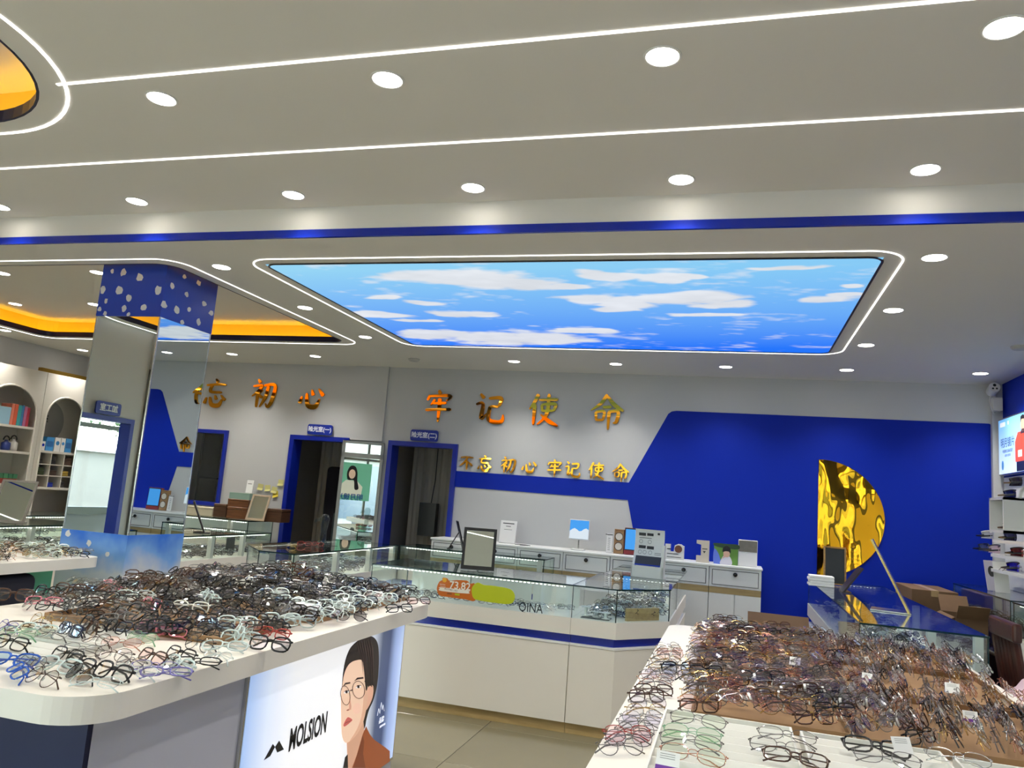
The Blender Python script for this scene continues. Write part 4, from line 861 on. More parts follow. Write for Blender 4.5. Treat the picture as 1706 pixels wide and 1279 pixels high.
A = [(T @ Vector((-SW, -y+0.03, z)), T @ Vector((SW-0.022, -y+0.03, z)), T @ Vector((-SW, -y+0.034, z)), T @ Vector((SW-0.022, -y+0.034, z))) for y, z in [(0.02-0.055*math.sin(k/12*2.4)-0.03*(k/12), 0.09+0.30*k/12) for k in range(13)]]
V = [[b.verts.new(q) for q in r_] for r_ in A]
for a, e in zip(V, V[1:]):
    b.faces.new((a[0], a[1], e[1], e[0])); b.faces.new((a[2], e[2], e[3], a[3])); b.faces.new((a[0], e[0], e[2], a[2])); b.faces.new((a[1], a[3], e[3], e[1]))
obj('curved_sheet', b, WPL, t)
def sheet(u, k):        # point on the curved sheet, u across 0..1, k up 0..12
    i = int(min(k, 11.999)); f_ = k-i; P = A[i][0].lerp(A[i+1][0], f_); Q = A[i][1].lerp(A[i+1][1], f_); n_ = (Q-P).cross(A[i+1][0]-A[i][0]).normalized(); return P.lerp(Q, u)+n_*0.0016
INK = M('ink_dark', (46, 44, 46), 0.5)
for nm, u0, u1, k0, k1, m in (('photo_print', 0.08, 0.95, 0.6, 3.2, M('ink_photo', (58, 56, 62), 0.4)), ('blue_print', 0.08, 0.95, 0.1, 0.6, SIGNB), ('product_print', 0.12, 0.36, 9.8, 10.8, INK), ('product_print', 0.40, 0.62, 9.9, 10.8, INK), ('product_print', 0.14, 0.38, 5.6, 6.6, INK), ('product_print', 0.42, 0.66, 5.5, 6.5, INK), ('stamp_print', 0.76, 0.84, 10.4, 11.1, INK), ('caption_print', 0.14, 0.56, 9.0, 9.2, MATS['groove']), ('caption_print', 0.7, 0.92, 3.8, 3.95, MATS['groove']), ('caption_print', 0.7, 0.92, 4.3, 4.45, MATS['groove'])):
    b = bmesh.new(); ks = np.linspace(k0, k1, 5); L = [[b.verts.new(sheet(u, k)) for u in (u0, u1)] for k in ks]
    for a, e in zip(L, L[1:]): b.faces.new((a[0], a[1], e[1], e[0]))
    obj(nm, b, m, t)
for u, k in ((0.2, 7.9), (0.5, 7.9), (0.2, 4.4), (0.36, 4.4), (0.55, 4.4)):
    b = bmesh.new(); bm_tube(b, [sheet(u+0.06*math.cos(a), k+0.6*math.sin(a)) for a in (2*math.pi*q/12 for q in range(12))], 0.0012, 4, closed=True); obj('icon_print', b, INK, t)
# price badge and lettering stuck to the front pane
YP = 5.474
def badge_pt(px, py): return aty(px, py, YP-0.001)
t = thing('price_badge', 'orange and lime cut-out price badge on the front showcase glass', 'badge', badge_pt(790, 985))
OR = M('badge_orange', (206, 108, 30), 0.35); LI = M('badge_lime', (196, 206, 34), 0.35); BW = M('badge_white', (246, 240, 226), 0.4)
b = bmesh.new(); poly_on(b, [badge_pt(*q) for q in smooth_poly([(728, 980), (732, 969), (737, 966), (738, 962), (745, 963), (749, 967), (762, 966), (778, 967), (783, 972), (792, 973), (792, 1000), (775, 998), (745, 994), (732, 991)], 3)], (0, -1, 0), 0.003); obj('orange_card', b, OR, t)
b = bmesh.new(); poly_on(b, [badge_pt(*q)+Vector((0, -0.001, 0)) for q in smooth_poly([(786, 985), (788, 976), (796, 970), (806, 974), (818, 975), (832, 977), (843, 979), (853, 983), (858, 992), (855, 1003), (845, 1006), (825, 1004), (805, 1001), (790, 997)], 3)], (0, -1, 0), 0.003); obj('lime_card', b, LI, t)
q0, q1 = badge_pt(750, 977), badge_pt(782, 979); T = frameT((q0+q1)/2+Vector((0, -0.0042, -0.004)), (1, 0, 0.0))
T = T @ Matrix.Translation((0.002, 0, 0.012)); text('lettering', '73.82', 0.074, T, BW, t, 0.0004, 0.0012); text('percent', '%', 0.026, frameT(badge_pt(781.5, 983)+Vector((0, -0.0042, 0)), (1, 0, 0)), BW, t, 0.0004)
b = bmesh.new(); poly_on(b, [badge_pt(*q)+Vector((0, -0.0032, 0)) for q in smooth_poly([(733, 980), (735, 978), (778, 983), (781, 986), (779, 988.5), (735, 984)], 3)], (0, -1, 0), 0.0006); obj('white_pill', b, BW, t)
text('small_lettering', '新乐学镜片 | 同行', 0.0135, frameT(badge_pt(752, 982.5)+Vector((0, -0.0045, 0)), (1, 0, -0.06)), M('ink_brown', (120, 80, 50), 0.5), t, 0.0002)
for q in ((737.5, 973.5), (738, 977)): text('small_lettering', '控制有效率', 0.009, frameT(badge_pt(*q)+Vector((0, -0.0042, 0)), (1, 0, -0.04)), BW, t, 0.0002)
b = bmesh.new(); bm_lathe(b, [(0.016, 0), (0.016, 0.002)], 0, 0, 20, Matrix.Translation(badge_pt(741, 966)+Vector((0, -0.003, 0))) @ Matrix.Rotation(math.pi/2, 4, 'X')); obj('yellow_seal', b, M('badge_yellow', (236, 176, 40), 0.4), t)
for q, s_ in (((749, 988.5), (150, 84, 40)), ((762, 990), (196, 206, 34))):
    b = bmesh.new(); c_ = badge_pt(*q); bm_box(b, c_.x-0.018, c_.x+0.018, c_.y-0.0042, c_.y-0.0036, c_.z-0.006, c_.z+0.006); obj('tag_print', b, M('tag_%d' % s_[0], s_, 0.4), t)
t = thing('pane_lettering', 'black capital letters QINA stuck on the front showcase glass', 'lettering', badge_pt(884, 1013))
text('letters', 'QINA', 0.088, frameT(badge_pt(884, 1013), (1, 0, 0)), M('vinyl_black', (24, 24, 28), 0.4), t, 0.0004, 0.0, 0.0, 0.80)
# ---- back worktop
WY = 8.2; ZB = ZW+0.001
def sbox(name, label, cat, px0, pyt, px1, y, depth, mat, zb=ZB, lean=0.0, parent=None):
    x0, x1, _, z1 = span(px0, pyt, px1, pyt, y); x0 = aty(px0, pyt+15, y).x; x1 = aty(px1, pyt+15, y).x
    T = Matrix.Translation(((x0+x1)/2, y, zb)) @ Matrix.Rotation(-lean, 4, 'X'); w = x1-x0; h = z1-zb
    t = thing(name, label, cat, ((x0+x1)/2, y, zb)); b = bmesh.new(); bm_rbox(b, -w/2, w/2, 0, depth, 0.0+(depth*math.sin(lean)), h, 0.003, 1, T); obj('body', b, mat, t)
    return t, T, w, h
t, T, w, h = sbox('leaflet_box', 'white cardboard leaflet on the worktop below the small gold letters', 'leaflet', 832, 868, 859, WY, 0.02, PAPER, lean=0.15)
for q, (a, c, ww) in enumerate(((0.86, 0.90, 0.7), (0.74, 0.765, 0.3), (0.60, 0.615, 0.5))): box('print_line', -w/2*ww, w/2*ww, -0.0012, -0.0004, h*a, h*c, INK, t, T=T)
# tablet with a sky picture
x0, x1, z0, z1 = span(949.5, 864, 981, 901, WY); t = thing('desk_screen', 'white upright tablet showing sky and cloud on the worktop', 'screen', ((x0+x1)/2, WY, ZB))
T = Matrix.Translation(((x0+x1)/2, WY, (z0+z1)/2)) @ Matrix.Rotation(-0.1, 4, 'X'); w, h = x1-x0, z1-z0
b = bmesh.new(); bm_rbox(b, -w/2, w/2, -0.006, 0.006, -h/2, h/2, 0.006, 2, T); obj('casing', b, WPL, t)
box('screen', -w/2+0.008, w/2-0.008, -0.0072, -0.0062, -h/2+0.012, h/2-0.008, SCRB, t, T=T)
cl = [(-w/2+0.008, -h/2+0.012), (w/2-0.008, -h/2+0.012), (w/2-0.008, h*0.02)]+[(w/2-0.008-(w-0.016)*k/8, h*(0.02+0.08*math.sin(k*1.3)-0.02*k/4)) for k in range(1, 9)]
b = bmesh.new(); bm_prism(b, cl, 0.0074, 0.0080, T @ Matrix(((1, 0, 0, 0), (0, 0, -1, 0), (0, 1, 0, 0), (0, 0, 0, 1)))); obj('cloud_picture', b, emit_mat('screen_cloud', (214, 226, 236), 0.75), t)
b = bmesh.new(); bm_tube(b, [((x0+x1)/2, WY+0.004, z0+0.02), ((x0+x1)/2, WY+0.01, ZB+0.01)], 0.008, 8); obj('stem', b, SILVER, t)
b = bmesh.new(); bm_rbox(b, (x0+x1)/2-0.07, (x0+x1)/2+0.07, WY-0.06, WY+0.06, ZB, ZB+0.014, 0.006, 2); obj('base', b, WPL, t)
b = bmesh.new(); bm_tube(b, [(aty(q[0], q[1], 8.1).x, 8.1+0.05*math.sin(k), ZB+0.004) for k, q in enumerate(((858, 905), (866, 903), (874, 903), (880, 905), (876, 907), (868, 906), (884, 907)))], 0.003, 5); tag(obj('cable', b, BLACK), 'thin black cable lying on the worktop beside the tablet', 'cable')
t, T, w, h = sbox('chart_card', 'narrow white card with a black top bar on the worktop', 'card', 1010, 889, 1020, WY, 0.012, PAPER, lean=0.08)
box('top_bar', -w/2-0.012, w/2, -0.003, -0.0005, h*0.93, h*0.97, BLACK, t, T=T)
for k in range(7): box('tick_print', -w/2*0.5, w/2*0.3, -0.0015, -0.0005, h*(0.15+0.1*k), h*(0.17+0.1*k), INK, t, T=T)
t, T, w, h = sbox('lens_box', 'tan box with two ring windows on the worktop', 'box', 1023, 882, 1039, WY, 0.06, KRAFT, lean=0.04)
for k in (0.30, 0.70):
    b = bmesh.new(); bm_tube(b, [T @ Vector((w*0.40*math.cos(a), -0.001, h*k+w*0.40*math.sin(a))) for a in (2*math.pi*q/24 for q in range(24))], 0.003, 5, closed=True); obj('ring', b, BLACK, t)
    b = bmesh.new(); bm_lathe(b, [(w*0.36, 0), (w*0.36, 0.001)], 0, 0, 24, T @ Matrix.Translation((0, -0.001, h*k)) @ Matrix.Rotation(math.pi/2, 4, 'X')); obj('window_disc', b, M('disc_pale', (214, 206, 192), 0.3), t)
box('heading', -w*0.4, w*0.4, -0.002, -0.0005, h*0.93, h*0.96, M('ink_brown', (120, 80, 50), 0.5), t, T=T)
t, T, w, h = sbox('demo_box', 'dark red display box with a plain blue screen on the worktop', 'display', 1040, 881, 1071, WY, 0.05, M('dark_red', (120, 28, 34), 0.4), lean=0.06)
box('blue_screen', -w/2+0.012, w/2-0.012, -0.003, -0.0005, h*0.20, h-0.014, SCRB, t, T=T); box('dark_edge', -w/2+0.004, w/2-0.004, -0.001, 0.0, h*0.17, h-0.004, BLACK, t, T=T)
# small display block shaped like a tape dispenser
x0, x1, z0, z1 = span(1109, 904, 1139, 936, 8.12); t = thing('display_block', 'white stepped display block with a brown disc on the worktop', 'display', ((x0+x1)/2, 8.12, ZB)); w = x1-x0; h = z1-ZB
P = [(x0, ZB), (x1, ZB), (x1, ZB+h*0.9)]+[(x1-w*0.27+w*0.27*math.cos(a), ZB+h*0.78+h*0.22*math.sin(a)) for a in (0.5, 1.2, 1.8, 2.6)]+[(x0+w*0.45, ZB+h*0.5), (x0+w*0.28, ZB+h*0.5), (x0+w*0.28, ZB+h*0.95), (x0, ZB+h*0.95)]
b = bmesh.new(); bm_prism(b, P, 8.10, 8.15); upright(b, XZ); obj('block', b, WPL, t)
b = bmesh.new(); bm_lathe(b, [(w*0.20, 0), (w*0.20, 0.004)], 0, 0, 24, Matrix.Translation((x1-w*0.30, 8.10, ZB+h*0.68)) @ Matrix.Rotation(math.pi/2, 4, 'X')); obj('disc', b, M('lens_brown', (110, 66, 50), 0.25), t)
for k in range(3): box('print_line', x0+w*0.1, x0+w*(0.3, 0.7, 0.85)[k], 8.0985, 8.0995, ZB+h*(0.62, 0.34, 0.14)[k], ZB+h*(0.68, 0.39, 0.18)[k], INK, t)
x0, x1, z0, z1 = span(1161, 899, 1181, 936, 8.12); t = thing('acrylic_stand', 'tall cream display block shaped like the numeral one', 'display', ((x0+x1)/2, 8.12, ZB)); w = x1-x0; h = z1-ZB
P = [(x0, ZB), (x1, ZB), (x1, ZB+h), (x0, ZB+h), (x0, ZB+h*0.84), (x0+w*0.36, ZB+h*0.80), (x0+w*0.36, ZB+h*0.30), (x0, ZB+h*0.30)]
b = bmesh.new(); bm_prism(b, P, 8.10, 8.14); upright(b, XZ); obj('block', b, M('cream_acrylic', (206, 194, 176), 0.35), t)
b = bmesh.new(); bm_prism(b, [(x0+w*0.5, ZB+h*0.52), (x0+w*0.62, ZB+h*0.42), (x0+w*0.74, ZB+h*0.52)], 8.098, 8.0995); upright(b, XZ); obj('arrow_print', b, INK, t); box('print_line', x0+w*0.45, x0+w*0.85, 8.098, 8.0995, ZB+h*0.6, ZB+h*0.64, INK, t)
# picture of a child
x0, x1, z0, z1 = span(1190, 904, 1229, 940, 8.12); t = thing('photo_card', 'green photo card of a dark haired child on the worktop', 'photo', ((x0+x1)/2, 8.12, ZB)); z0 = ZB; w = x1-x0; h = z1-z0
box('card', x0, x1, 8.115, 8.123, z0, z1, M('photo_green', (96, 140, 58), 0.35, noise=0.25, nscale=9), t)
def on_card(nm, pts, col, k):
    b = bmesh.new(); poly_on(b, [(x0+w*p[0], 8.1145-0.0006*k, z0+h*p[1]) for p in smooth_poly(pts, 4)], (0, -1, 0), 0.0004); obj(nm, b, M('pic_%d_%d_%d' % col, col, 0.4), t)
on_card('sky_print', [(0.0, 0.88), (0.3, 0.8), (1.0, 0.78), (1.0, 1.0), (0.5, 1.0), (0.0, 1.0)], (40, 70, 40), 0); on_card('flower_print', [(0.0, 0.02), (0.30, 0.0), (0.26, 0.3), (0.14, 0.6), (0.0, 0.7)], (96, 120, 214), 1)
on_card('shirt_print', [(0.28, 0.0), (0.74, 0.0), (0.72, 0.3), (0.58, 0.45), (0.42, 0.42), (0.32, 0.25)], (226, 222, 232), 2); on_card('face_print', [(0.40, 0.42), (0.46, 0.36), (0.58, 0.36), (0.66, 0.46), (0.64, 0.66), (0.42, 0.66)], (224, 180, 156), 3)
on_card('hair_print', [(0.36, 0.6), (0.38, 0.8), (0.5, 0.9), (0.64, 0.85), (0.70, 0.66), (0.67, 0.55), (0.62, 0.63), (0.48, 0.64)], (26, 22, 26), 4); on_card('arm_print', [(0.40, 0.30), (0.50, 0.40), (0.52, 0.5), (0.46, 0.44), (0.36, 0.3)], (224, 180, 156), 5)
t, T, w, h = sbox('card_holder', 'white card box with a grey picture on its upper half', 'box', 1230, 901, 1262, 8.12, 0.03, PAPER)
box('picture', -w/2+0.004, w/2-0.004, -0.002, -0.0005, h*0.55, h-0.006, M('grey_photo', (116, 112, 102), 0.4, noise=0.3, nscale=30), t, T=T)
# ---- right showcase
p = atz(1391, 958, 1.002); x0, x1, z0, z1 = span(1373, 909, 1410, 957, 7.75); t = thing('slate_frame', 'small blackboard in a wooden frame on the right showcase', 'picture frame', ((x0+x1)/2, 7.75, 1.002)); z0 = 1.002
WOODF = wood_mat('frame_wood', (140, 104, 54), (170, 128, 70), 0.5, 3)
T = Matrix.Translation(((x0+x1)/2, 7.75, z0)) @ Matrix.Rotation(-0.12, 4, 'X'); w, h = x1-x0, z1-z0
b = bmesh.new(); f = 0.014
for a in ((-w/2, -w/2+f, 0, h), (w/2-f, w/2, 0, h), (-w/2+f, w/2-f, 0, f), (-w/2+f, w/2-f, h-f, h)): bm_box(b, a[0], a[1], -0.012, 0.012, a[2]+0.003, a[3], T)
obj('frame', b, WOODF, t); box('slate', -w/2+f, w/2-f, -0.006, 0.004, f, h-f, M('slate', (34, 38, 40), 0.7), t, T=T); box('stand', -0.02, 0.02, 0.012, 0.10, 0.016, 0.022, WOODF, t, T=T)
for k in range(4):
    c = aty(1366, 973-4.2*k, 7.5); b = bmesh.new(); bm_rbox(b, c.x-0.10+0.008*(k % 2), c.x+0.11, 7.42, 7.58, 1.002+0.0225*k, 1.023+0.0225*k, 0.003, 1); tag(obj('flat_box', b, PAPER), 'flat white box in the small pile on the right showcase, %s' % ('lowest', 'second from below', 'third from below', 'topmost')[k], 'box', 'flat white boxes on the right showcase')
c0 = aty(1400, 972, 7.1); t = thing('lean_mirror', 'dark brown table mirror seen edge on beside the small blackboard', 'mirror', (c0.x, 7.1, 1.002)); T = Matrix.Translation((c0.x, 7.1, 1.002)) @ Matrix.Rotation(0.62, 4, 'Y')
box('panel', 0.0, 0.014, -0.12, 0.12, 0.012, 0.26, M('dark_walnut', (46, 36, 34), 0.35), t, T=T); box('rest', 0.03, 0.10, 6.98, 7.2, 1.002, 1.01, MATS['dark_walnut'], t, T=Matrix.Translation((c0.x-0.03, 0, 0)))
c0 = atz(1517, 1024, 1.002); t = thing('lean_mirror', 'thin gold edged table mirror leaning over the right showcase', 'mirror', c0)
d = Vector((c0.x, c0.y, 0)).normalized(); T = Matrix.Translation(c0) @ Matrix.Rotation(-math.atan2(d.x, d.y), 4, 'Z') @ Matrix.Rotation(-0.46, 4, 'Y')
b = bmesh.new(); bm_box(b, -0.012, 0.0, 0.0, 0.20, 0.004, 0.52, T); obj('panel', b, SILVER, t); box('gold_edge', -0.0125, 0.0005, -0.003, 0.0, 0.004, 0.52, M('brushed_gold', (212, 186, 120), 0.25, 1.0), t, T=T)
T = Matrix.Translation(c0) @ Matrix.Rotation(-math.atan2(d.x, d.y), 4, 'Z'); box('foot', -0.24, 0.004, 0.0, 0.20, 0.0005, 0.007, SILVER, t, T=T)
# ---- cardboard boxes on the floor
def carton(label, x0, x1, y0, y1, z0, z1, open_=False, mat=KRAFT2, group='cardboard cartons'):
    t = thing('carton', label, 'box', ((x0+x1)/2, (y0+y1)/2, z0), group); th = 0.006
    if not open_:
        box('body', x0, x1, y0, y1, z0, z1, mat, t, r=0.004); box('tape', (x0+x1)/2-0.03, (x0+x1)/2+0.03, y0-0.0008, y1+0.0008, z1-0.05, z1+0.001, M('tape', (168, 140, 100), 0.3), t); return t
    b = bmesh.new(); bm_box(b, x0, x1, y0, y0+th, z0, z1); bm_box(b, x0, x1, y1-th, y1, z0, z1); bm_box(b, x0, x0+th, y0+th, y1-th, z0, z1); bm_box(b, x1-th, x1, y0+th, y1-th, z0, z1); bm_box(b, x0, x1, y0, y1, z0, z0+th); obj('walls', b, mat, t)
    d = (y1-y0)*0.5
    for T, L in ((Matrix.Translation((x0, y0, z1)) @ Matrix.Rotation(2.2, 4, 'X'), (x1-x0, d*0.55)), (Matrix.Translation((x0, y1, z1)) @ Matrix.Rotation(0.9, 4, 'X'), (x1-x0, d*0.7))):
        b = bmesh.new(); bm_box(b, 0.004, L[0]-0.004, 0, L[1], 0, 0.004, T); obj('flap', b, mat, t)
    b = bmesh.new(); bm_box(b, 0, 0.004, 0.004, y1-y0-0.004, 0, 0.24, Matrix.Translation((x0, y0, z1)) @ Matrix.Rotation(-2.05, 4, 'Y')); obj('flap', b, mat, t)
    return t
carton('closed brown carton on the floor under the open carton', 0.12, 0.64, 6.35, 6.85, 0.0, 0.32)
carton('open brown carton with raised flaps before the blue wall', 0.14, 0.62, 6.38, 6.82, 0.321, 0.66, True)
carton('large brown carton behind the right showcase', 1.50, 1.86, 7.55, 8.25, 0.0, 1.05)
carton('open brown carton with a flap standing behind the right showcase', 1.64, 1.86, 6.75, 7.20, 0.0, 0.92, True)
b = bmesh.new(); bm_rbox(b, 0.18, 0.66, 5.55, 6.1, 0.0, 0.55, 0.10, 3); o = tag(obj('wrapped_parcel', b, M('wrap_plastic', (150, 128, 104), 0.25, noise=0.2, nscale=12)), 'plastic wrapped brown parcel behind the right table', 'parcel')
# ---- wooden chair, bags
WAL = wood_mat('dark_chair_wood', (52, 24, 18), (78, 38, 28), 0.3, 2, 2)
t = thing('wooden_chair', 'dark red wooden chair with slatted back at the right', 'chair', (1.72, 5.5, 0))
for x, y in ((1.52, 5.25), (1.90, 5.25)): box('leg', x-0.02, x+0.02, y-0.02, y+0.02, 0, 0.44, WAL, t)
for x in (1.52, 1.90):
    b = bmesh.new(); bm_tube(b, [(x, 5.68, 0), (x, 5.66, 0.45), (x+0.0, 5.74, 1.0)], 0.022, 8); obj('back_post', b, WAL, t)
box('seat', 1.48, 1.94, 5.20, 5.72, 0.44, 0.475, WAL, t, r=0.01)
for k in range(5):
    x = 1.58+0.066*k; b = bmesh.new(); bm_tube(b, [(x, 5.67, 0.47), (x, 5.70, 0.72), (x, 5.735, 0.96)], 0.016, 6); obj('slat', b, WAL, t)
b = bmesh.new(); bm_rbox(b, 1.48, 1.94, 5.71, 5.76, 0.95, 1.06, 0.015, 2); obj('top_rail', b, WAL, t)
for x in (1.50, 1.92): b = bmesh.new(); bm_tube(b, [(x, 5.28, 0.46), (x, 5.27, 0.66), (x, 5.45, 0.68), (x, 5.69, 0.67)], 0.018, 6); obj('armrest', b, WAL, t)
chair_t = t; chair_t.rotation_euler = (0, 0, math.pi/2); chair_t.location = (1.83, 5.48, 0)
b = bmesh.new(); bm_rbox(b, 1.30, 1.90, 4.15, 4.75, 0.40, 0.54, 0.06, 4); t = thing('grey_stool', 'dark grey cushioned stool at the right edge by the table', 'stool', (1.6, 4.45, 0)); obj('cushion', b, M('dark_cushion', (74, 74, 74), 0.8), t, True)
for x in (1.36, 1.84):
    for y in (4.2, 4.7): box('leg', x-0.015, x+0.015, y-0.015, y+0.015, 0, 0.41, BLACK, t)
b = bmesh.new(); g = random.Random(2)
bmesh.ops.create_icosphere(b, subdivisions=3, radius=0.17)
for v in b.verts: v.co = v.co*(1+0.12*math.sin(v.co.x*40)*math.sin(v.co.z*33)); v.co.z = max(v.co.z, -0.12); v.co += Vector((1.62, 4.98, 0.64))
bag = obj('plastic_bag', b, M('pink_plastic', (226, 196, 206), 0.3), None, True); tag(bag, 'pale pink plastic bag beside the wooden chair', 'bag')
box('low_crate', 1.52, 1.64, 4.90, 5.10, 0.0, 0.519, KRAFT); tag(bpy.data.objects['low_crate'], 'narrow tan board standing under the pink bag', 'board')
# ---- right wall: backlit advert, shelves
ax0 = XR-0.02; y0a, y1a = 6.6, 8.32; za, zb_ = 2.115, 2.645
t = thing('wall_advert', 'backlit blue advert with a man in an orange jacket', 'advert', (XR, 7.5, 2.1))
am = M('advert_blue', (150, 200, 238), 0.3); nt = am.node_tree; bs = nt.nodes['Principled BSDF']; tc = nt.nodes.new('ShaderNodeTexCoord'); sp = nt.nodes.new('ShaderNodeSeparateXYZ'); mr = nt.nodes.new('ShaderNodeMapRange'); mr.inputs['From Min'].default_value = za; mr.inputs['From Max'].default_value = zb_
cr = nt.nodes.new('ShaderNodeValToRGB'); e = cr.color_ramp.elements; e[0].color = srgb(206, 222, 244); e[1].color = srgb(104, 176, 236); nt.links.new(tc.outputs['Object'], sp.inputs[0]); nt.links.new(sp.outputs['Z'], mr.inputs['Value']); nt.links.new(mr.outputs[0], cr.inputs['Fac']); nt.links.new(cr.outputs['Color'], bs.inputs['Base Color']); nt.links.new(cr.outputs['Color'], bs.inputs['Emission Color']); bs.inputs['Emission Strength'].default_value = 0.6
box('housing', ax0-0.03, XR-0.007, y0a, y1a, za, zb_, SILVER, t); box('poster_background', ax0-0.033, ax0-0.030, y0a+0.012, y1a-0.012, za+0.012, zb_-0.012, am, t)
FX = ax0-0.0335
def adv(nm, pts, col, k, em=0.5):
    b = bmesh.new(); poly_on(b, [(FX-0.0004*k, y, z) for y, z in pts], (-1, 0, 0), 0.0003); obj(nm, b, M('adv_%d_%d_%d' % col, col, 0.3, emit=em), t)
my = 7.66
adv('jacket_print', [(my-0.24, za+0.1), (my+0.20, za+0.1), (my+0.20, za+0.28), (my+0.13, za+0.36), (my-0.16, za+0.36), (my-0.24, za+0.26)], (214, 84, 60), 1); adv('trouser_print', [(my-0.2, za+0.015), (my+0.17, za+0.015), (my+0.17, za+0.1), (my-0.2, za+0.1)], (30, 34, 58), 1)
adv('face_print', ell(my, za+0.42, 0.05, 0.065, 16), (226, 180, 152), 2); adv('hair_print', [(my-0.055, za+0.43), (my-0.05, za+0.49), (my, za+0.505), (my+0.05, za+0.49), (my+0.055, za+0.43), (my+0.03, za+0.465), (my-0.03, za+0.465)], (28, 24, 26), 3); adv('collar_print', [(my-0.06, za+0.34), (my+0.06, za+0.34), (my+0.03, za+0.38), (my-0.03, za+0.38)], (60, 44, 60), 2); adv('badge_print', [(my+0.03, za+0.14), (my+0.13, za+0.14), (my+0.13, za+0.2), (my+0.03, za+0.2)], (240, 226, 220), 2)
T = frameT((FX-0.001, 8.06, za+0.29), (0, -1, 0)); text('lettering', '明月镜片', 0.095, T, M('adv_ink', (70, 120, 170), 0.4), t, 0.0002, 0.001); text('small_lettering', '中国驰名商标镜片', 0.036, frameT((FX-0.001, 8.06, za+0.215), (0, -1, 0)), MATS['adv_ink'], t, 0.0002); text('small_lettering', '看得清 更舒适', 0.026, frameT((FX-0.001, 8.06, za+0.175), (0, -1, 0)), MATS['adv_ink'], t, 0.0002)
adv('logo_print', [(8.12, za+0.45), (8.26, za+0.45), (8.26, za+0.49), (8.12, za+0.49)], (240, 246, 252), 1); adv('drop_print', ell(8.2, za+0.09, 0.03, 0.045, 14), (70, 130, 190), 1)
adv('logo_print', [(8.02, za+0.455), (8.05, za+0.455), (8.05, za+0.49), (8.02, za+0.49)], (236, 240, 246), 1)
SX = 2.03
t = thing('wall_shelf', 'white wall shelving with lit ledges on the right wall', 'shelf', (XR, 7.4, 1.1))
box('back_board', XR-0.03, XR-0.007, 6.2, 8.10, 1.12, 1.98, LAM2, t)
zs = [atx(1655, q, SX).z for q in (897, 921, 946)]; yy1 = [atx(q, 920, SX).y for q in (1649, 1646, 1646)]
for z, y1 in zip(zs, yy1):
    b = bmesh.new(); bm_prism(b, [(SX+0.05, 6.2), (XR-0.031, 6.2), (XR-0.031, min(y1, 8.09)), (SX+0.05, min(y1, 8.09)), (SX+0.012, min(y1, 8.09)-0.03), (SX, min(y1, 8.09)-0.07), (SX, 6.25)], z-0.03, z-0.006); obj('ledge', b, WPL, t)
    b = bmesh.new(); bm_box(b, XR-0.05, XR-0.035, 6.25, min(y1, 8.09)-0.1, z-0.045, z-0.033); obj('led_bar', b, CASELED, t)
YE = min(atx(1648, 860, SX).y, 8.08); za2 = atx(1650, 886, SX).z; zb2 = atx(1650, 829, SX).z; YM = atx(1672, 860, SX).y
b = bmesh.new(); bm_box(b, SX, XR-0.031, YE-0.02, YE, za2, zb2); bm_box(b, SX, XR-0.031, YM, YM+0.02, za2, zb2); bm_box(b, SX, XR-0.031, YM, YE, zb2-0.02, zb2); bm_box(b, SX, XR-0.031, YM, YE, za2, za2+0.02); obj('cubby', b, WPL, t)
box('upper_panel', XR-0.16, XR-0.031, 6.2, YM, za2-0.02, zb2+0.005, LAM2, t)
for z in (atx(1690, 850, XR-0.2).z, atx(1690, 875, XR-0.2).z): box('small_ledge', XR-0.30, XR-0.16, 6.2, YM-0.12, z-0.006, z, ALU, t)
b = bmesh.new(); bm_tube(b, [(SX+0.12, YM+0.01, zb2), (SX+0.12, YM-0.02, zb2+0.06), (SX+0.12, YM-0.10, zb2+0.09), (SX+0.12, YM-0.5, zb2+0.09)], 0.014, 8); obj('tube_light', b, WPL, t)
# goggles and spectacles on the ledges
def goggle(x, y, z, col, lab, r=0.06, k=0):
    t = thing('ski_goggles', lab, 'goggles', (x, y, z), 'goggles on the right wall shelves'); T = Matrix.Translation((x, y, z)) @ Matrix.Rotation(math.pi/2+0.2, 4, 'Z')
    b = bmesh.new(); n = 10; V = []
    for i in range(n+1):
        a = math.pi*(i/n-0.5)*1.1; V.append([b.verts.new(T @ Vector((r*1.25*math.sin(a), 0.03-r*0.7*math.cos(a)*0.8+0.006*(q in (0, 3)), zz*(0.8+0.2*math.cos(a))))) for q, zz in enumerate((0.001, 0.02, 0.05, 0.07))])
    for a, e_ in zip(V, V[1:]):
        for q in range(3): b.faces.new((a[q], e_[q], e_[q+1], a[q+1]))
    obj('visor', b, M('visor_%d' % k, col, 0.08, 0.3), t, True)
    b = bmesh.new(); bm_tube(b, [T @ Vector((r*1.25*math.sin(a), 0.034-r*0.7*math.cos(a)*0.8, 0.07*(0.8+0.2*math.cos(a)))) for a in (math.pi*(i/n-0.5)*1.1 for i in range(n+1))], 0.005, 5); obj('rim', b, BLACK if k else WPL, t)
    b = bmesh.new(); bm_tube(b, [T @ Vector((-r*1.2, 0.02, 0.03)), T @ Vector((-r*0.8, 0.09, 0.02)), T @ Vector((r*0.8, 0.09, 0.02)), T @ Vector((r*1.2, 0.02, 0.03))], 0.007, 5); obj('strap', b, BLACK, t)
XG = SX+0.13
goggle(XG, 7.75, zs[0]-0.006, (206, 206, 214), 'white goggles on the upper ledge of the wall shelf', k=0); goggle(XG, 7.15, zs[0]-0.006, (92, 88, 140), 'violet goggles on the upper ledge of the wall shelf', k=1)
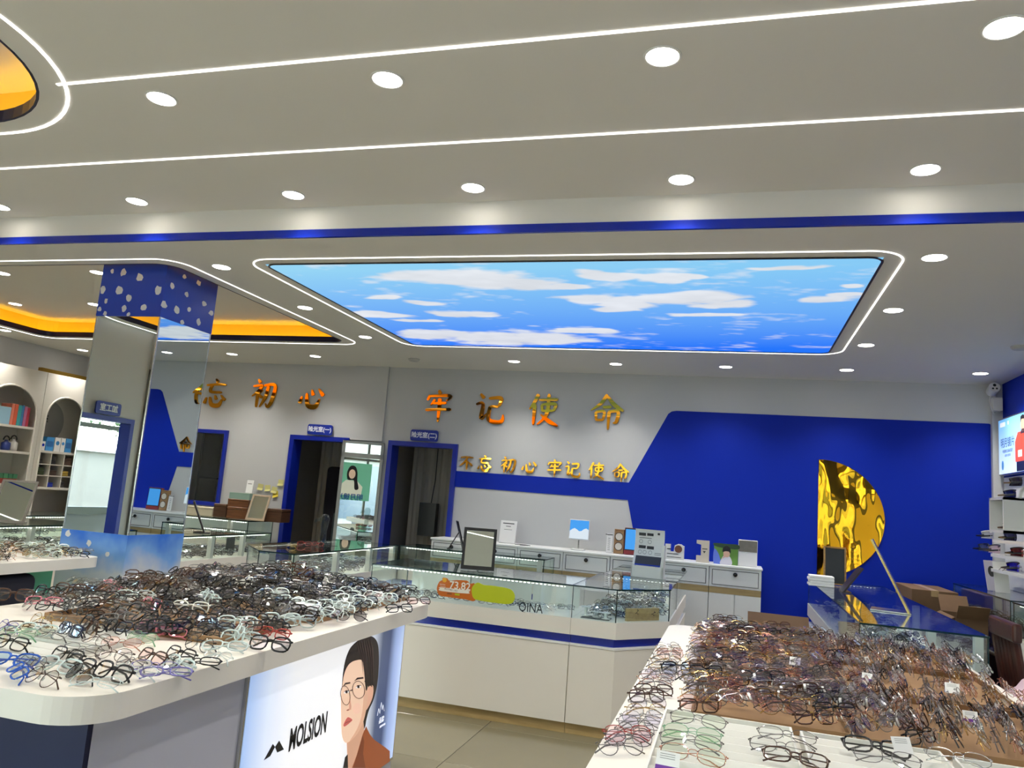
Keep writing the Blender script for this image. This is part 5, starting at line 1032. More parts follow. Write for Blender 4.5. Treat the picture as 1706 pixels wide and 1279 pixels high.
goggle(XG, 7.85, zs[1]-0.006, (70, 84, 150), 'blue clear-domed goggles on the middle ledge', k=2); goggle(XG, 7.55, zs[1]-0.006, (226, 200, 214), 'pale pink goggles on the middle ledge', k=3); goggle(XG, 7.1, zs[2]-0.006, (30, 20, 200), 'vivid blue goggles on the lowest ledge', k=4)
goggle(XG, YE-0.14, za2+0.021, (196, 196, 214), 'pale clear goggles inside the white cubby', k=5); goggle(XG, YE-0.16, zb2+0.001, (20, 26, 90), 'navy goggles on top of the white cubby', k=6); goggle(XG, 7.0, zb2+0.13-0.035, (60, 50, 60), 'dark goggles on top of the lit tube', k=7)
goggle(XG, 7.0, zs[1]-0.006, (110, 40, 40), 'dark red goggles on the middle ledge at the right edge', k=8)
eyeglasses(XG-0.02, 6.95, zs[2]-0.005, 1.5, 0.1, 'round', 'gun', LENS, False, 'thin round spectacles beside the vivid blue goggles', 'spectacles on the wall shelf')
# picture cards leaning under the ledges
for k, (px_, lab) in enumerate(((1652, 'pale portrait card leaning under the lowest wall ledge, farther left'), (1666, 'white blank card leaning under the lowest wall ledge'))):
    c = atx(px_+4, 978, 2.1+0.02*k); t = thing('leaning_card', lab, 'card', (c.x, c.y, 1.101)); T = Matrix.Translation((c.x, c.y-0.01*k, 1.101)) @ Matrix.Rotation(0.35-1.2*k*0.2, 4, 'Z') @ Matrix.Rotation(-0.2, 4, 'X')
    box('card', -0.055, 0.055, -0.002, 0.002, 0.001, 0.25, M('card_lilac', (206, 200, 216), 0.5) if k == 0 else PAPER, t, T=T)
    if k == 0: b = bmesh.new(); bm_prism(b, ell(0, 0.16, 0.03, 0.045, 14), 0.0025, 0.003, T @ Matrix(((1, 0, 0, 0), (0, 0, -1, 0), (0, 1, 0, 0), (0, 0, 0, 1)))); obj('portrait_print', b, INK, t)
# security camera
t = thing('security_camera', 'white security camera high in the back right corner', 'camera', (2.38, 8.3, 2.93)); CW = M('camera_white', (214, 212, 206), 0.4)
b = bmesh.new(); bm_rbox(b, 2.345, 2.43, 8.28, 8.36, 2.73, 2.86, 0.008, 2); obj('junction_box', b, CW, t)
b = bmesh.new(); bm_tube(b, [(2.37, 8.31, 2.86), (2.34, 8.26, 2.92)], 0.015, 8); obj('arm', b, CW, t)
T = Matrix.Translation((2.33, 8.24, 2.92)) @ Matrix.Rotation(math.radians(75), 4, 'X'); b = bmesh.new(); bm_lathe(b, [(0.03, -0.05), (0.046, -0.045), (0.05, 0.06), (0.047, 0.075)], 0, 0, 24, T); obj('housing', b, CW, t)
for dx, dz, r_ in ((0, 0.018, 0.014), (-0.016, -0.016, 0.009), (0.016, -0.016, 0.009)): b = bmesh.new(); bm_lathe(b, [(r_, 0.0755), (r_, 0.078)], dx, dz, 16, T); obj('eye', b, BLACK, t)
b = bmesh.new(); bm_tube(b, [(2.33, 8.27, 2.9), (2.31, 8.27, 2.82), (2.33, 8.28, 2.75), (2.36, 8.3, 2.70), (2.40, 8.3, 2.73)], 0.004, 5); obj('cable', b, CW, t)
# ================================================================== LEFT SIDE
BX = -8.13      # front face of the arched bookcases
def by(px, py): return atx(px, py, BX).y
def bz(px, py): return atx(px, py, BX).z
CREAM = M('bookcase_white', (214, 208, 196), 0.45)
ZTOP = bz(60, 616)
def arch(y0, y1, z0, z1, n=16):
    r = (y1-y0)/2; c = (y0+y1)/2; P = [(y0, z0), (y1, z0), (y1, z1-r)]
    return P+[(c+r*math.cos(a), z1-r+r*math.sin(a)) for a in (math.pi*k/n for k in range(1, n))]+[(y0, z1-r)]
YZ = Matrix(((0, 0, 1, 0), (1, 0, 0, 0), (0, 1, 0, 0), (0, 0, 0, 1)))
yB0, yBc = by(68, 740), by(108, 700); yB1 = 2*yBc-yB0; yA1, yAc = by(53, 740), by(14, 700); yA0 = 2*yAc-yA1
zTA, zTB = bz(20, 640), bz(105, 661); ysplit = (yA1+yB0)/2
def bookcase(label, y0, y1, a0, a1, za, shelves):
    t = thing('bookcase', label, 'bookcase', ((BX+XL)/2, (y0+y1)/2, 0), 'arched white bookcases')
    b = bmesh.new(); plate(b, [(y0, 0), (y1, 0), (y1, ZTOP), (y0, ZTOP)], [arch(a0, a1, 0.95, za)], BX); upright(b, YZ); obj('face', b, CREAM, t)
    box('side', XL+0.005, BX-0.001, y0, y0+0.02, 0, ZTOP, CREAM, t); box('side', XL+0.005, BX-0.001, y1-0.02, y1, 0, ZTOP, CREAM, t); box('top', XL+0.005, BX-0.001, y0+0.02, y1-0.02, ZTOP-0.02, ZTOP, CREAM, t); box('back', XL+0.005, XL+0.015, y0+0.02, y1-0.02, 0, ZTOP-0.02, CREAM, t)
    b = bmesh.new(); bm_tube(b, [(BX+0.004, p[0], p[1]) for p in arch(a0, a1, 0.95, za)[1:]+[arch(a0, a1, 0.95, za)[0]]], 0.012, 5); obj('arch_moulding', b, CREAM, t)
    for z in shelves: box('shelf', XL+0.016, BX-0.002, y0+0.021, y1-0.021, z-0.028, z, CREAM, t)
    return t
sA = [bz(25, q) for q in (708, 751, 806)]; sB = [bz(95, q) for q in (752, 812)]
BA = bookcase('arched white bookcase with upright books, nearest the left edge', 2*yAc-ysplit, ysplit-0.003, yA0, yA1, zTA, sA)
BB = bookcase('arched white bookcase with the round logo and pigeonholes', ysplit+0.003, YB-0.02, yB0, min(yB1, YB-0.08), zTB, sB)
# pigeonholes
for k in range(1, 3): box('divider', XL+0.016, BX-0.012, yB0+(yB1-yB0)*k/3-0.006, yB0+(yB1-yB0)*k/3+0.006, sB[1], sB[0]-0.029, CREAM, BB)
hp = (sB[0]-0.029-sB[1])/3
for k in range(1, 3): box('divider', XL+0.016, BX-0.014, yB0, yB1, sB[1]+hp*k-0.006, sB[1]+hp*k+0.006, CREAM, BB)
# round logo inside the arch
t = thing('round_logo', 'round grey plaque with black brush logo inside the bookcase arch', 'plaque', (XL+0.03, yBc, zTB-0.35))
rg = (yB1-yB0)*0.47; b = bmesh.new(); bm_lathe(b, [(rg, 0), (rg, 0.006)], 0, 0, 40, Matrix.Translation((XL+0.016, yBc, zTB-rg-0.04)) @ Matrix.Rotation(math.pi/2, 4, 'Y')); obj('disc', b, M('plaque_grey', (158, 156, 148), 0.5), t)
lc = (by(92, 695)+0.02, bz(92, 698)); text('lettering', '亮眼镜', 0.105, frameT((XL+0.024, lc[0], lc[1]), (0, 1, 0)), BLACK, t, 0.0006, 0.004)
b = bmesh.new(); cc = (lc[0]-0.12, lc[1]); bm_tube(b, [(XL+0.026, cc[0]+0.12*math.cos(a), cc[1]+0.12*math.sin(a)) for a in (math.radians(40+260*k/14) for k in range(15))], [0.004+0.012*math.sin(math.pi*k/14) for k in range(15)], 5); obj('crescent', b, BLACK, t)
# books and boxes on the shelves
def bk(px0, pyt, px1, z, col, lab, cat='book', d=0.17, nm='book', gp='books in the arched bookcase'):
    y0, y1 = by(px0, pyt+15), by(px1, pyt+15); z1 = bz((px0+px1)/2, pyt)
    t = thing(nm, lab, cat, (BX-0.1, (y0+y1)/2, z), gp); m = M('cover_%d_%d_%d' % col, col, 0.5)
    box('cover', BX-0.03-d, BX-0.03, y0+0.001, y1-0.001, z+0.0005, max(z1, z+0.03), m, t, r=0.003); box('pages', BX-0.025-d, BX-0.035, y0+0.004, y1-0.004, max(z1, z+0.03), max(z1, z+0.03)+0.002, PAPER, t)
bk(0, 677, 21, sA[0], (150, 186, 204), 'wide pale blue patterned box lying at the left end of the book row'); 
for k, (a, c, tp, col, nm) in enumerate(((22, 27, 672, (214, 120, 96), 'coral'), (27, 33, 673, (206, 92, 60), 'orange red'), (33, 39, 675, (60, 150, 150), 'teal'), (39, 43, 675, (64, 120, 170), 'blue'), (43, 48, 677, (190, 110, 150), 'mauve'), (48, 52.5, 679, (176, 48, 70), 'crimson'))): bk(a, tp, c, sA[0], col, '%s book standing on the upper bookcase shelf' % nm)
for k, (a, c, tp, col, nm) in enumerate(((19, 26, 733, (40, 60, 130), 'blue'), (31, 38, 732, (212, 208, 200), 'white'))):
    y = by((a+c)/2, 742); z = sA[1]; h_ = bz((a+c)/2, tp)-z; t = thing('bottle', '%s bottle with a curled handle on the middle bookcase shelf' % nm, 'bottle', (BX-0.12, y, z), 'bottles on the bookcase shelf')
    b = bmesh.new(); bm_lathe(b, [(0.045, z+0.0005), (0.05, z+0.02), (0.05, z+h_*0.7), (0.02, z+h_*0.85), (0.018, z+h_)], BX-0.12, y, 16); obj('body', b, M('bottle_%d' % k, col, 0.3), t, True)
    b = bmesh.new(); bm_tube(b, [(BX-0.12, y+0.04*math.cos(q), z+h_*0.95+0.05*math.sin(q)) for q in np.linspace(0, 3.1, 9)], 0.008, 6); obj('handle', b, BLACK, t)
for k in range(4):
    y0 = by(1+8*k, 795); t = thing('gift_pack', 'green and red pack on the lower bookcase shelf, %s from the left' % ORD[k], 'box', (BX-0.1, y0, sA[2]), 'green and red packs in the bookcase')
    y1 = by(8.5+8*k, 795); box('red_base', BX-0.2, BX-0.03, y0, y1-0.004, sA[2]+0.0005, sA[2]+0.06, M('pack_red', (140, 50, 40), 0.5), t); box('green_lid', BX-0.2, BX-0.03, y0, y1-0.004, sA[2]+0.0605, sA[2]+0.115, M('pack_green', (60, 120, 84), 0.5), t)
for k, (a, c) in enumerate(((73, 80), (81, 94), (95, 105), (105.5, 113), (113.5, 124))):
    z = sB[0]; y0, y1 = by(a, 740), by(c, 740); z1 = bz((a+c)/2, (735, 728, 729, 730, 731)[k]); t = thing('lens_pack', '%s on the shelf under the round logo, %s from the left' % (('blue and white carton', 'plain blue carton')[k in (1, 4)], ORD[k]), 'box', (BX-0.1, (y0+y1)/2, z), 'blue cartons in the bookcase')
    box('carton', BX-0.2, BX-0.04, y0+0.002, y1-0.002, z+0.0005, z1, M('pack_blue', (60, 140, 200), 0.5) if k in (1, 4) else PAPER, t)
    if k not in (1, 4): b = bmesh.new(); bm_lathe(b, [((y1-y0)*0.3, 0), ((y1-y0)*0.3, 0.001)], 0, 0, 16, Matrix.Translation((BX-0.0395, (y0+y1)/2, z+(z1-z)*0.6)) @ Matrix.Rotation(math.pi/2, 4, 'Y')); obj('round_mark', b, MATS['pack_blue'] if 'pack_blue' in MATS else BLUE, t)
    else: box('label_print', BX-0.0398, BX-0.039, y0+0.01, y1-0.01, z+(z1-z)*0.3, z+(z1-z)*0.7, M('pack_dark', (40, 100, 160), 0.5), t)
gg = random.Random(4)
for r_ in range(3):
    for c_ in range(3):
        y0 = yB0+(yB1-yB0)*c_/3+0.03; z = sB[1]+hp*r_+(0.0065 if r_ else 0.0005); col = ((150, 60, 50), (40, 60, 170), (50, 46, 44), (60, 70, 40), (70, 50, 40), (180, 150, 60), (60, 56, 52), (44, 40, 40), (84, 62, 50))[r_*3+c_]
        w_ = (yB1-yB0)/3*gg.uniform(0.35, 0.7); h_ = hp*gg.uniform(0.35, 0.75); t = thing('glasses_case', 'small case in the bookcase pigeonholes, %s row, %s column' % (('lower', 'middle', 'upper')[r_], ('left', 'middle', 'right')[c_]), 'case', (BX-0.1, y0, z), 'cases in the pigeonholes')
        m = M('case_%d_%d' % (r_, c_), col, 0.5); b = bmesh.new(); bm_rbox(b, BX-0.18, BX-0.05, y0, y0+w_, z, z+h_*0.55, 0.006, 2); obj('base', b, m, t); b = bmesh.new(); bm_rbox(b, BX-0.18, BX-0.05, y0, y0+w_, z+h_*0.56, z+h_, 0.008, 2); obj('lid', b, m, t)
c = atx(122, 629, -8.0); t = thing('brass_sign', 'narrow brass strip sign lying on top of the bookcase', 'sign', (BX-0.05, c.y, ZTOP)); box('strip', BX-0.09, BX-0.03, c.y-0.32, c.y+0.4, ZTOP+0.001, ZTOP+0.05, M('brass', (176, 140, 64), 0.3, 1.0), t); box('end_cap', BX-0.09, BX-0.03, c.y+0.401, c.y+0.42, ZTOP+0.001, ZTOP+0.05, BLACK, t)
# ---- table mirrors on the left counters
p = atz(8, 872, 0.992); table_mirror('large grey table mirror at the left edge, before the bookcases', p, 0.45, 0.30, 0.42, 0.45, col=M('mirror_grey', (120, 116, 108), 0.4))
p = (-5.02, 6.55, 0.992); t = thing('lean_mirror', 'dark slanted table mirror seen edge on behind the column', 'mirror', p)
c0 = aty(344, 871, 6.55); T = Matrix.Translation((c0.x, 6.55, 0.992)) @ Matrix.Rotation(0.66, 4, 'Z') @ Matrix.Rotation(-0.42, 4, 'Y'); box('panel', -0.014, 0.0, -0.10, 0.12, 0.012, 0.33, MATS['dark_walnut'], t, T=T); box('edge', 0.0005, 0.004, -0.10, 0.12, 0.012, 0.33, ALU, t, T=T); box('foot', c0.x-0.10, c0.x+0.02, 6.5, 6.6, 0.9915, 1.0, MATS['dark_walnut'], t)
p = aty(430, 863, 8.0); table_mirror('leaning table mirror against the wooden boxes', (p.x, 7.93, 1.068), 0.25, 0.22, 0.34, 0.5, col=M('mirror_tan', (150, 130, 104), 0.4))
# ---- wooden boxes and cartons on the rear left showcase
Z9 = 1.0675
def rb(name, lab, cat, px0, px1, pyt, y0, y1, z0, mat, gp=None, lid=True, z1=None):
    a = aty(px0, pyt, y0); c = aty(px1, pyt, y0); z1 = z1 or a.z; t = thing(name, lab, cat, ((a.x+c.x)/2, (y0+y1)/2, z0), gp)
    zs_ = z0+(z1-z0)*0.8; b = bmesh.new(); bm_rbox(b, a.x, c.x, y0, y1, z0, zs_-0.001, 0.004, 1); obj('body', b, mat, t); b = bmesh.new(); bm_rbox(b, a.x-0.002, c.x+0.002, y0-0.002, y1, zs_, z1, 0.004, 1); obj('lid', b, mat, t); return a.x, c.x, z1
WB = wood_mat('trial_box_wood', (96, 58, 32), (122, 76, 42), 0.4, 3); WB2 = wood_mat('dark_box_wood', (70, 44, 28), (92, 60, 38), 0.4, 3)
rb('cream_carton', 'cream carton with printed dots at the left end of the box row', 'box', 312, 355, 842, 8.02, 8.2, Z9, M('cream_card', (206, 196, 170), 0.6), 'boxes on the rear left showcase')
rb('wooden_box', 'dark brown wooden box left of the stacked pair', 'box', 357, 378, 838, 8.03, 8.2, Z9, WB2, 'boxes on the rear left showcase')
x0, x1, z1 = rb('wooden_box', 'lower wooden box of the stacked pair under the green case', 'box', 379, 413, 843, 8.02, 8.25, Z9, WB, 'boxes on the rear left showcase')
x0, x1, z2 = rb('wooden_box', 'upper wooden box of the stacked pair under the green case', 'box', 380, 415, 830, 8.03, 8.24, z1+0.001, WB, 'boxes on the rear left showcase')
t = thing('glass_case', 'small green tinted glass case on top of the wooden boxes', 'case', ((x0+x1)/2, 8.1, z2)); zt_ = aty(400, 820.5, 8.03).z; b = bmesh.new(); bm_box(b, x0+0.005, x1-0.005, 8.04, 8.23, z2+0.001, zt_-0.006); obj('body', b, M('green_case', (150, 180, 166), 0.15), t); box('lid', x0+0.003, x1-0.003, 8.038, 8.232, zt_-0.0055, zt_, M('green_lid', (190, 210, 200), 0.15), t)
t, T, w, h = sbox('leaning_card', 'pale card propped on the green glass case', 'card', 409, 800, 420, 8.20, 0.008, PAPER, zb=zt_+0.001, lean=0.1); box('print_line', -w*0.3, w*0.3, -0.0012, -0.0004, h*0.7, h*0.74, INK, t, T=T)
rb('wooden_box', 'long low wooden box at the right end of the box row', 'box', 441, 470, 846, 8.05, 8.25, Z9, WB2, 'boxes on the rear left showcase')
SN = [M('sticky_%d' % k, c, 0.7) for k, c in enumerate(((206, 200, 130), (222, 200, 60)))]
for k, (px_, py_, r_) in enumerate(((434, 811, 0.1), (446, 813, -0.1), (457, 816, 0.15), (459, 823, -0.2), (468, 804, 0.05))):
    c = aty(px_, py_, YB-0.004); T = Matrix.Translation(c) @ Matrix.Rotation(r_, 4, 'Y'); b = bmesh.new(); s_ = 0.038
    vv = [[b.verts.new(T @ Vector((s_*(2*i/3-1), -0.002-0.012*(j == 0), s_*(2*j/3-1)))) for i in range(4)] for j in range(4)]
    for j in range(3):
        for i in range(3): b.faces.new((vv[j][i], vv[j][i+1], vv[j+1][i+1], vv[j+1][i]))
    tag(obj('sticky_note', b, SN[k == 3]), '%s sticky note on the white wall by the first doorway, %s from the left' % ('bright yellow' if k == 3 else 'pale yellow', ORD[k]), 'note', 'sticky notes on the wall')
# ---- things on the showcase in front of the exam rooms
c = atz(537, 906, 0.992); c.y = 6.6; c.x = aty(537, 905, 6.6).x; ACR = glass_mat('clear_acrylic', (226, 232, 230)); t = thing('acrylic_bust', 'clear acrylic bust stand on the showcase before the first doorway', 'stand', c)
b = bmesh.new(); bm_lathe(b, [(0.06, 0.992), (0.065, 1.0), (0.03, 1.03), (0.028, 1.12), (0.04, 1.19), (0.045, 1.23), (0.03, 1.265), (0.005, 1.275)], c.x, c.y, 18); obj('bust', b, ACR, t, True)
b = bmesh.new(); bm_tube(b, [(c.x-0.04, c.y, 1.225), (c.x-0.075, c.y-0.02, 1.215), (c.x-0.09, c.y-0.03, 1.19)], [0.018, 0.014, 0.008], 10); obj('nose', b, ACR, t, True); box('plate', c.x-0.02, c.x+0.14, c.y-0.08, c.y+0.05, 0.9915, 0.9918, M('acrylic_dark', (60, 62, 60), 0.1), t)
c = atz(503, 909, 0.992); eyeglasses(c.x+0.02, c.y, 0.992, 0.3, 0.5, 'rect', 'red', LENSD, True, 'red framed eyeglasses on the showcase before the first doorway, left one', 'red eyeglasses on the showcase'); eyeglasses(c.x+0.1, c.y+0.08, 0.992, -0.2, 0.6, 'rect', 'red', LENSD, True, 'red framed eyeglasses on the showcase before the first doorway, right one', 'red eyeglasses on the showcase')
c = atz(482, 912, 0.992); eyeglasses(c.x, c.y, 0.992, -0.4, 0.8, 'oval', 'yellow', LENSG, True, 'yellow framed eyeglasses beside the red ones on the showcase', 'red eyeglasses on the showcase')
t = thing('dark_card', 'dark card standing inside the showcase behind the column', 'card', (-4.95, 6.7, 0.77)); c = atx(384, 905, -4.9); box('card', -4.91, -4.90, c.y-0.06, c.y+0.07, 0.82, 0.94, M('card_dark', (60, 64, 66), 0.5), t); box('foot', -4.95, -4.86, c.y-0.03, c.y+0.03, 0.8165, 0.8195, MATS['card_dark'], t)
# under the left edge table
t = thing('office_chair', 'dark office chair back under the left edge table', 'chair', (-3.91, 3.66, 0)); 
b = bmesh.new(); bm_rbox(b, -4.205, -4.09, 3.40, 3.93, 0.5, 0.872, 0.05, 4); obj('backrest', b, M('chair_cloth', (20, 20, 34), 0.9), t, True); b = bmesh.new(); bm_rbox(b, -4.12, -3.70, 3.42, 3.9, 0.42, 0.5, 0.04, 3); obj('seat', b, MATS['chair_cloth'], t, True); b = bmesh.new(); bm_tube(b, [(-3.91, 3.66, 0.42), (-3.91, 3.66, 0.06)], 0.03, 8); obj('gas_lift', b, BLACK, t); b = bmesh.new(); bm_tube(b, [(-4.09, 3.66, 0.46), (-4.13, 3.66, 0.56)], 0.025, 8); obj('back_bracket', b, BLACK, t)
for k in range(5):
    a = 2*math.pi*k/5; b = bmesh.new(); bm_tube(b, [(-3.91, 3.66, 0.08), (-3.91+0.25*math.cos(a), 3.66+0.25*math.sin(a), 0.03)], [0.025, 0.03], 6); obj('foot', b, BLACK, t)
# poster on the shop window, seen only in the mirror door
t = thing('window_poster', 'poster of a woman in a pale blouse on the shop window, seen in the mirror', 'poster', (-1.75, YF+0.06, 1.2))
def wp(nm, pts, col, k):
    b = bmesh.new(); poly_on(b, [(-1.9+p[0], YF+0.055+0.001*k, 1.2+p[1]) for p in pts], (0, 1, 0), 0.0008); obj(nm, b, M('wp_%d_%d_%d' % col, col, 0.4, emit=0.25), t)
wp('sheet', [(-0.5, 0), (0.5, 0), (0.5, 0.95), (-0.5, 0.95)], (120, 190, 160), 0); wp('blouse_print', [(-0.28, 0.12), (0.28, 0.12), (0.3, 0.35), (0.14, 0.5), (-0.14, 0.5), (-0.3, 0.35)], (226, 220, 206), 1); wp('hair_print', smooth_poly([(-0.12, 0.55), (-0.13, 0.72), (-0.06, 0.86), (0.06, 0.86), (0.13, 0.72), (0.15, 0.5), (0.2, 0.3), (0.1, 0.28), (0.06, 0.5), (-0.06, 0.5)]), (30, 24, 26), 2); wp('face_print', ell(0, 0.66, 0.085, 0.12, 20), (232, 194, 172), 3)
text('lettering', '明月镜片', 0.17, frameT((-1.9, YF+0.06, 1.27), (-1, 0, 0)), M('wp_ink', (30, 90, 170), 0.4), t, 0.0004, 0.004)
t = thing('window_banner', 'blue banner with a red character on the side glazing, seen in the column mirror', 'banner', (XP+0.06, 0.95, 2.4))
box('sheet', XP+0.055, XP+0.06, 0.55, 1.25, 2.33, 2.66, M('banner_blue', (40, 110, 160), 0.4), t); text('lettering', '售', 0.24, frameT((XP+0.062, 0.78, 2.5), (0, 1, 0)), M('banner_red', (200, 40, 40), 0.4), t, 0.0006, 0.008)
# ================================================================== HEAPS OF EYEGLASSES ON THE TABLES
g = random.Random(11)
CN = {'black': 'black', 'navy': 'navy', 'gun': 'gunmetal', 'gold': 'gold', 'rose': 'rose gold', 'silver': 'silver', 'clear': 'clear', 'pink': 'pink', 'purple': 'purple', 'blue': 'blue', 'red': 'red', 'brown': 'brown', 'grey': 'grey', 'white': 'off-white', 'yellow': 'yellow', 'green': 'pale green'}
SN_ = {'rect': 'rectangular', 'bigrect': 'large square', 'round': 'round', 'oval': 'oval', 'pilot': 'wide'}
def put(where, x, y, z, az, tilt, shape, col, lens, fold=True, label=None, **k):
    zone = ('front', 'second', 'third')[min(2, max(0, int((y-(2.3 if where == 'left' else 2.0))/0.33)))]+' part, '+(('far left', 'left middle', 'right middle', 'right rim')[min(3, max(0, int((x+2.9)/0.33)))] if where == 'left' else ('left rim', 'left', 'centre left', 'centre right', 'far right')[0 if x < -0.15 else min(4, 1+int((x+0.12)/0.3))])
    lab = label or '%s %s eyeglasses in the heap on the %s table, %s' % (CN[col], SN_[shape], where, zone)
    return eyeglasses(x, y, z, az, tilt, shape, col, lens, fold, lab, None if label else '%s %s pairs on the %s table' % (CN[col], SN_[shape], where), **k)
# ---- trays
def tray(label, x0, x1, y0, y1, h, mat, ribs=0):
    t = thing('display_tray', label, 'tray', ((x0+x1)/2, (y0+y1)/2, ZT), 'shallow trays on the tables'); th = 0.006
    box('floor', x0, x1, y0, y1, ZT+0.0006, ZT+0.006, mat, t)
    for a in ((x0, x0+th, y0, y1), (x1-th, x1, y0, y1), (x0+th, x1-th, y0, y0+th), (x0+th, x1-th, y1-th, y1)): box('side', a[0], a[1], a[2], a[3], ZT+0.0062, ZT+h, mat, t)
    for k in range(ribs):
        y = y0+(y1-y0)*(k+0.5)/ribs; b = bmesh.new(); bm_prism(b, [(y-0.02, ZT+0.0065), (y+0.02, ZT+0.0065), (y+0.008, ZT+h*0.8), (y-0.002, ZT+h*0.85)], x0+th, x1-th); upright(b, Matrix(((0, 0, 1, 0), (1, 0, 0, 0), (0, 1, 0, 0), (0, 0, 0, 1)))); obj('rib', b, mat, t)
    return t
TRW = M('tray_white', (232, 230, 222), 0.4)
tray('white ribbed tray nearest the left side of the right table', -0.17, 0.175, 1.78, 2.40, 0.035, TRW, 9); tray('white ribbed tray in the middle of the near right table', 0.195, 0.54, 1.78, 2.38, 0.035, TRW, 9); tray('white ribbed tray at the near right corner of the right table', 0.56, 0.90, 1.78, 2.34, 0.035, TRW, 9)
for k, (x0, x1, y0, y1) in enumerate(((-0.10, 0.34, 2.46, 3.10), (0.36, 0.96, 2.44, 3.10), (-0.12, 0.40, 3.14, 3.74), (0.42, 0.98, 3.14, 3.74), (-0.10, 0.42, 3.78, 4.34), (0.44, 1.0, 3.78, 4.34))):
    tray('brown cardboard tray under the thin eyeglasses, %s row, %s' % (('near', 'middle', 'far')[k//2], ('left', 'right')[k % 2]), x0, x1, y0, y1, 0.026, KRAFT, 0)
for k, (x0, x1, y0, y1) in enumerate(((-2.55, -1.75, 2.50, 3.05), (-2.55, -1.72, 3.10, 3.62), (-2.55, -1.72, 3.66, 4.14))):
    tray('brown cardboard tray under the black eyeglasses, %s' % ('nearest', 'middle', 'farthest')[k], x0, x1, y0, y1, 0.026, KRAFT, 0)
for k, (x0, x1, y0, y1) in enumerate(((-2.30, -1.98, 1.95, 2.16), (-2.30, -1.98, 2.18, 2.44))):
    tray('white ribbed tray under the spaced out pairs, %s' % ('nearer', 'farther')[k], x0, x1, y0, y1, 0.022, TRW, 3)
# ---- left table: the spaced pairs in front, placed from the photograph
LF = [(57, 1128, -0.25, 0.75, 'round', 'brown', LENS, 'thin brown round eyeglasses over yellow temples at the front of the left table'), (178, 1120, -0.2, 0.65, 'bigrect', 'black', LENS, 'large glossy black square eyeglasses at the front corner of the left table'), (120, 1122, -0.4, 0.8, 'round', 'black', LENSD, 'smoke lens round eyeglasses left of the large black pair'),
      (150, 1138, 0.2, 1.1, 'oval', 'clear', LENS, 'clear oval eyeglasses nearest the front edge of the left table'), (104, 1092, -0.2, 0.6, 'rect', 'black', LENS, 'black rectangular pair standing in the second row, left table'), (118, 1107, -0.35, 0.85, 'bigrect', 'black', LENS, 'black square pair just behind the smoke lens pair, left table'), (40, 1103, -0.3, 0.8, 'round', 'gun', LENS, 'thin grey round pair left of the second row blacks, left table'),
      (12, 1102, 0.3, 1.0, 'bigrect', 'blue', LENSB, 'blue eyeglasses at the left edge of the left table'), (14, 1118, -0.6, 1.1, 'rect', 'blue', LENSG, 'blue eyeglasses nearest the left edge, in front of another blue pair'), (8, 1082, -0.1, 0.6, 'rect', 'black', LENS, 'black pair cut by the left edge of the picture'), (108, 1058, -0.3, 0.5, 'rect', 'navy', LENSB, 'navy pair with blue tinted lenses in the third row, left table'),
      (148, 1048, -0.25, 0.55, 'bigrect', 'black', LENS, 'black pair with tan lens edge in the fourth row, left table'), (150, 1074, -0.25, 0.7, 'oval', 'brown', LENS, 'fine brown wire pair in the third row, left table'), (196, 1072, 0.2, 1.0, 'oval', 'rose', LENSP, 'peach wire pair lying flat, left table'), (228, 1062, -0.2, 0.9, 'oval', 'green', LENSG, 'pale green wire pair lying flat, left table'),
      (252, 1049, 0.0, 0.8, 'bigrect', 'pink', LENSP, 'bright pink square pair on the left table'), (275, 1055, 0.4, 1.0, 'rect', 'pink', LENSP, 'second pink pair right of the bright pink one'), (246, 1094, -0.35, 0.65, 'rect', 'brown', LENSP, 'tortoise brown pair in the front right group, left table'), (294, 1090, -0.3, 0.6, 'rect', 'black', LENS, 'black pair right of the tortoise pair, left table'),
      (252, 1112, 0.3, 1.1, 'oval', 'purple', LENS, 'clear lens purple pair by the right edge, left table'), (276, 1122, 0.6, 1.2, 'rect', 'purple', LENS, 'purple pair with spread temples near the corner, left table'), (326, 1104, 0.5, 1.2, 'rect', 'black', LENS, 'folded black pair lying flat at the right edge, left table'), (326, 1072, -0.2, 0.5, 'round', 'black', LENS, 'black round pair standing by the right edge, left table'),
      (338, 1060, 0.3, 0.7, 'round', 'black', LENS, 'black round pair behind the standing round one, left table'), (372, 1078, 0.4, 1.1, 'bigrect', 'clear', LENS, 'clear plastic pair by the right edge, left table'), (20, 1066, 0.1, 0.9, 'oval', 'green', LENSG, 'pale green wire pair near the left edge, left table'), (50, 1060, 0.1, 1.0, 'bigrect', 'clear', LENSG, 'clear pair with green tint near the left edge, left table'),
      (62, 1032, -0.3, 0.6, 'oval', 'gold', LENS, 'gold wire pair near the left edge, left table'), (100, 1030, 0.1, 0.8, 'oval', 'gun', LENS, 'gunmetal wire pair in the fifth row, left table'), (176, 1030, 0.5, 0.6, 'bigrect', 'brown', LENSD, 'dark brown pair tipped on its side, left table'), (416, 1050, 0.2, 0.6, 'round', 'red', LENSP, 'red round pair at the right edge, left table'), (452, 1058, -0.1, 0.6, 'rect', 'red', LENSP, 'dark red pair beside the glossy black edge pair, left table'),
      (446, 1076, 0.12, 0.5, 'bigrect', 'black', LENSV, 'glossy black pair with violet sheen on the right edge, left table'), (586, 1028, 0.5, 0.6, 'round', 'black', LENSD, 'black round pair at the far right edge, left table'), (540, 1020, 0.5, 1.0, 'rect', 'brown', LENSP, 'reddish brown pair near the far right edge, left table'), (668, 1016, 0.9, 0.6, 'rect', 'black', LENS, 'black pair near the far corner, left table'), (700, 1003, 0.9, 0.7, 'rect', 'brown', LENSP, 'dark brown pair at the far corner, left table')]
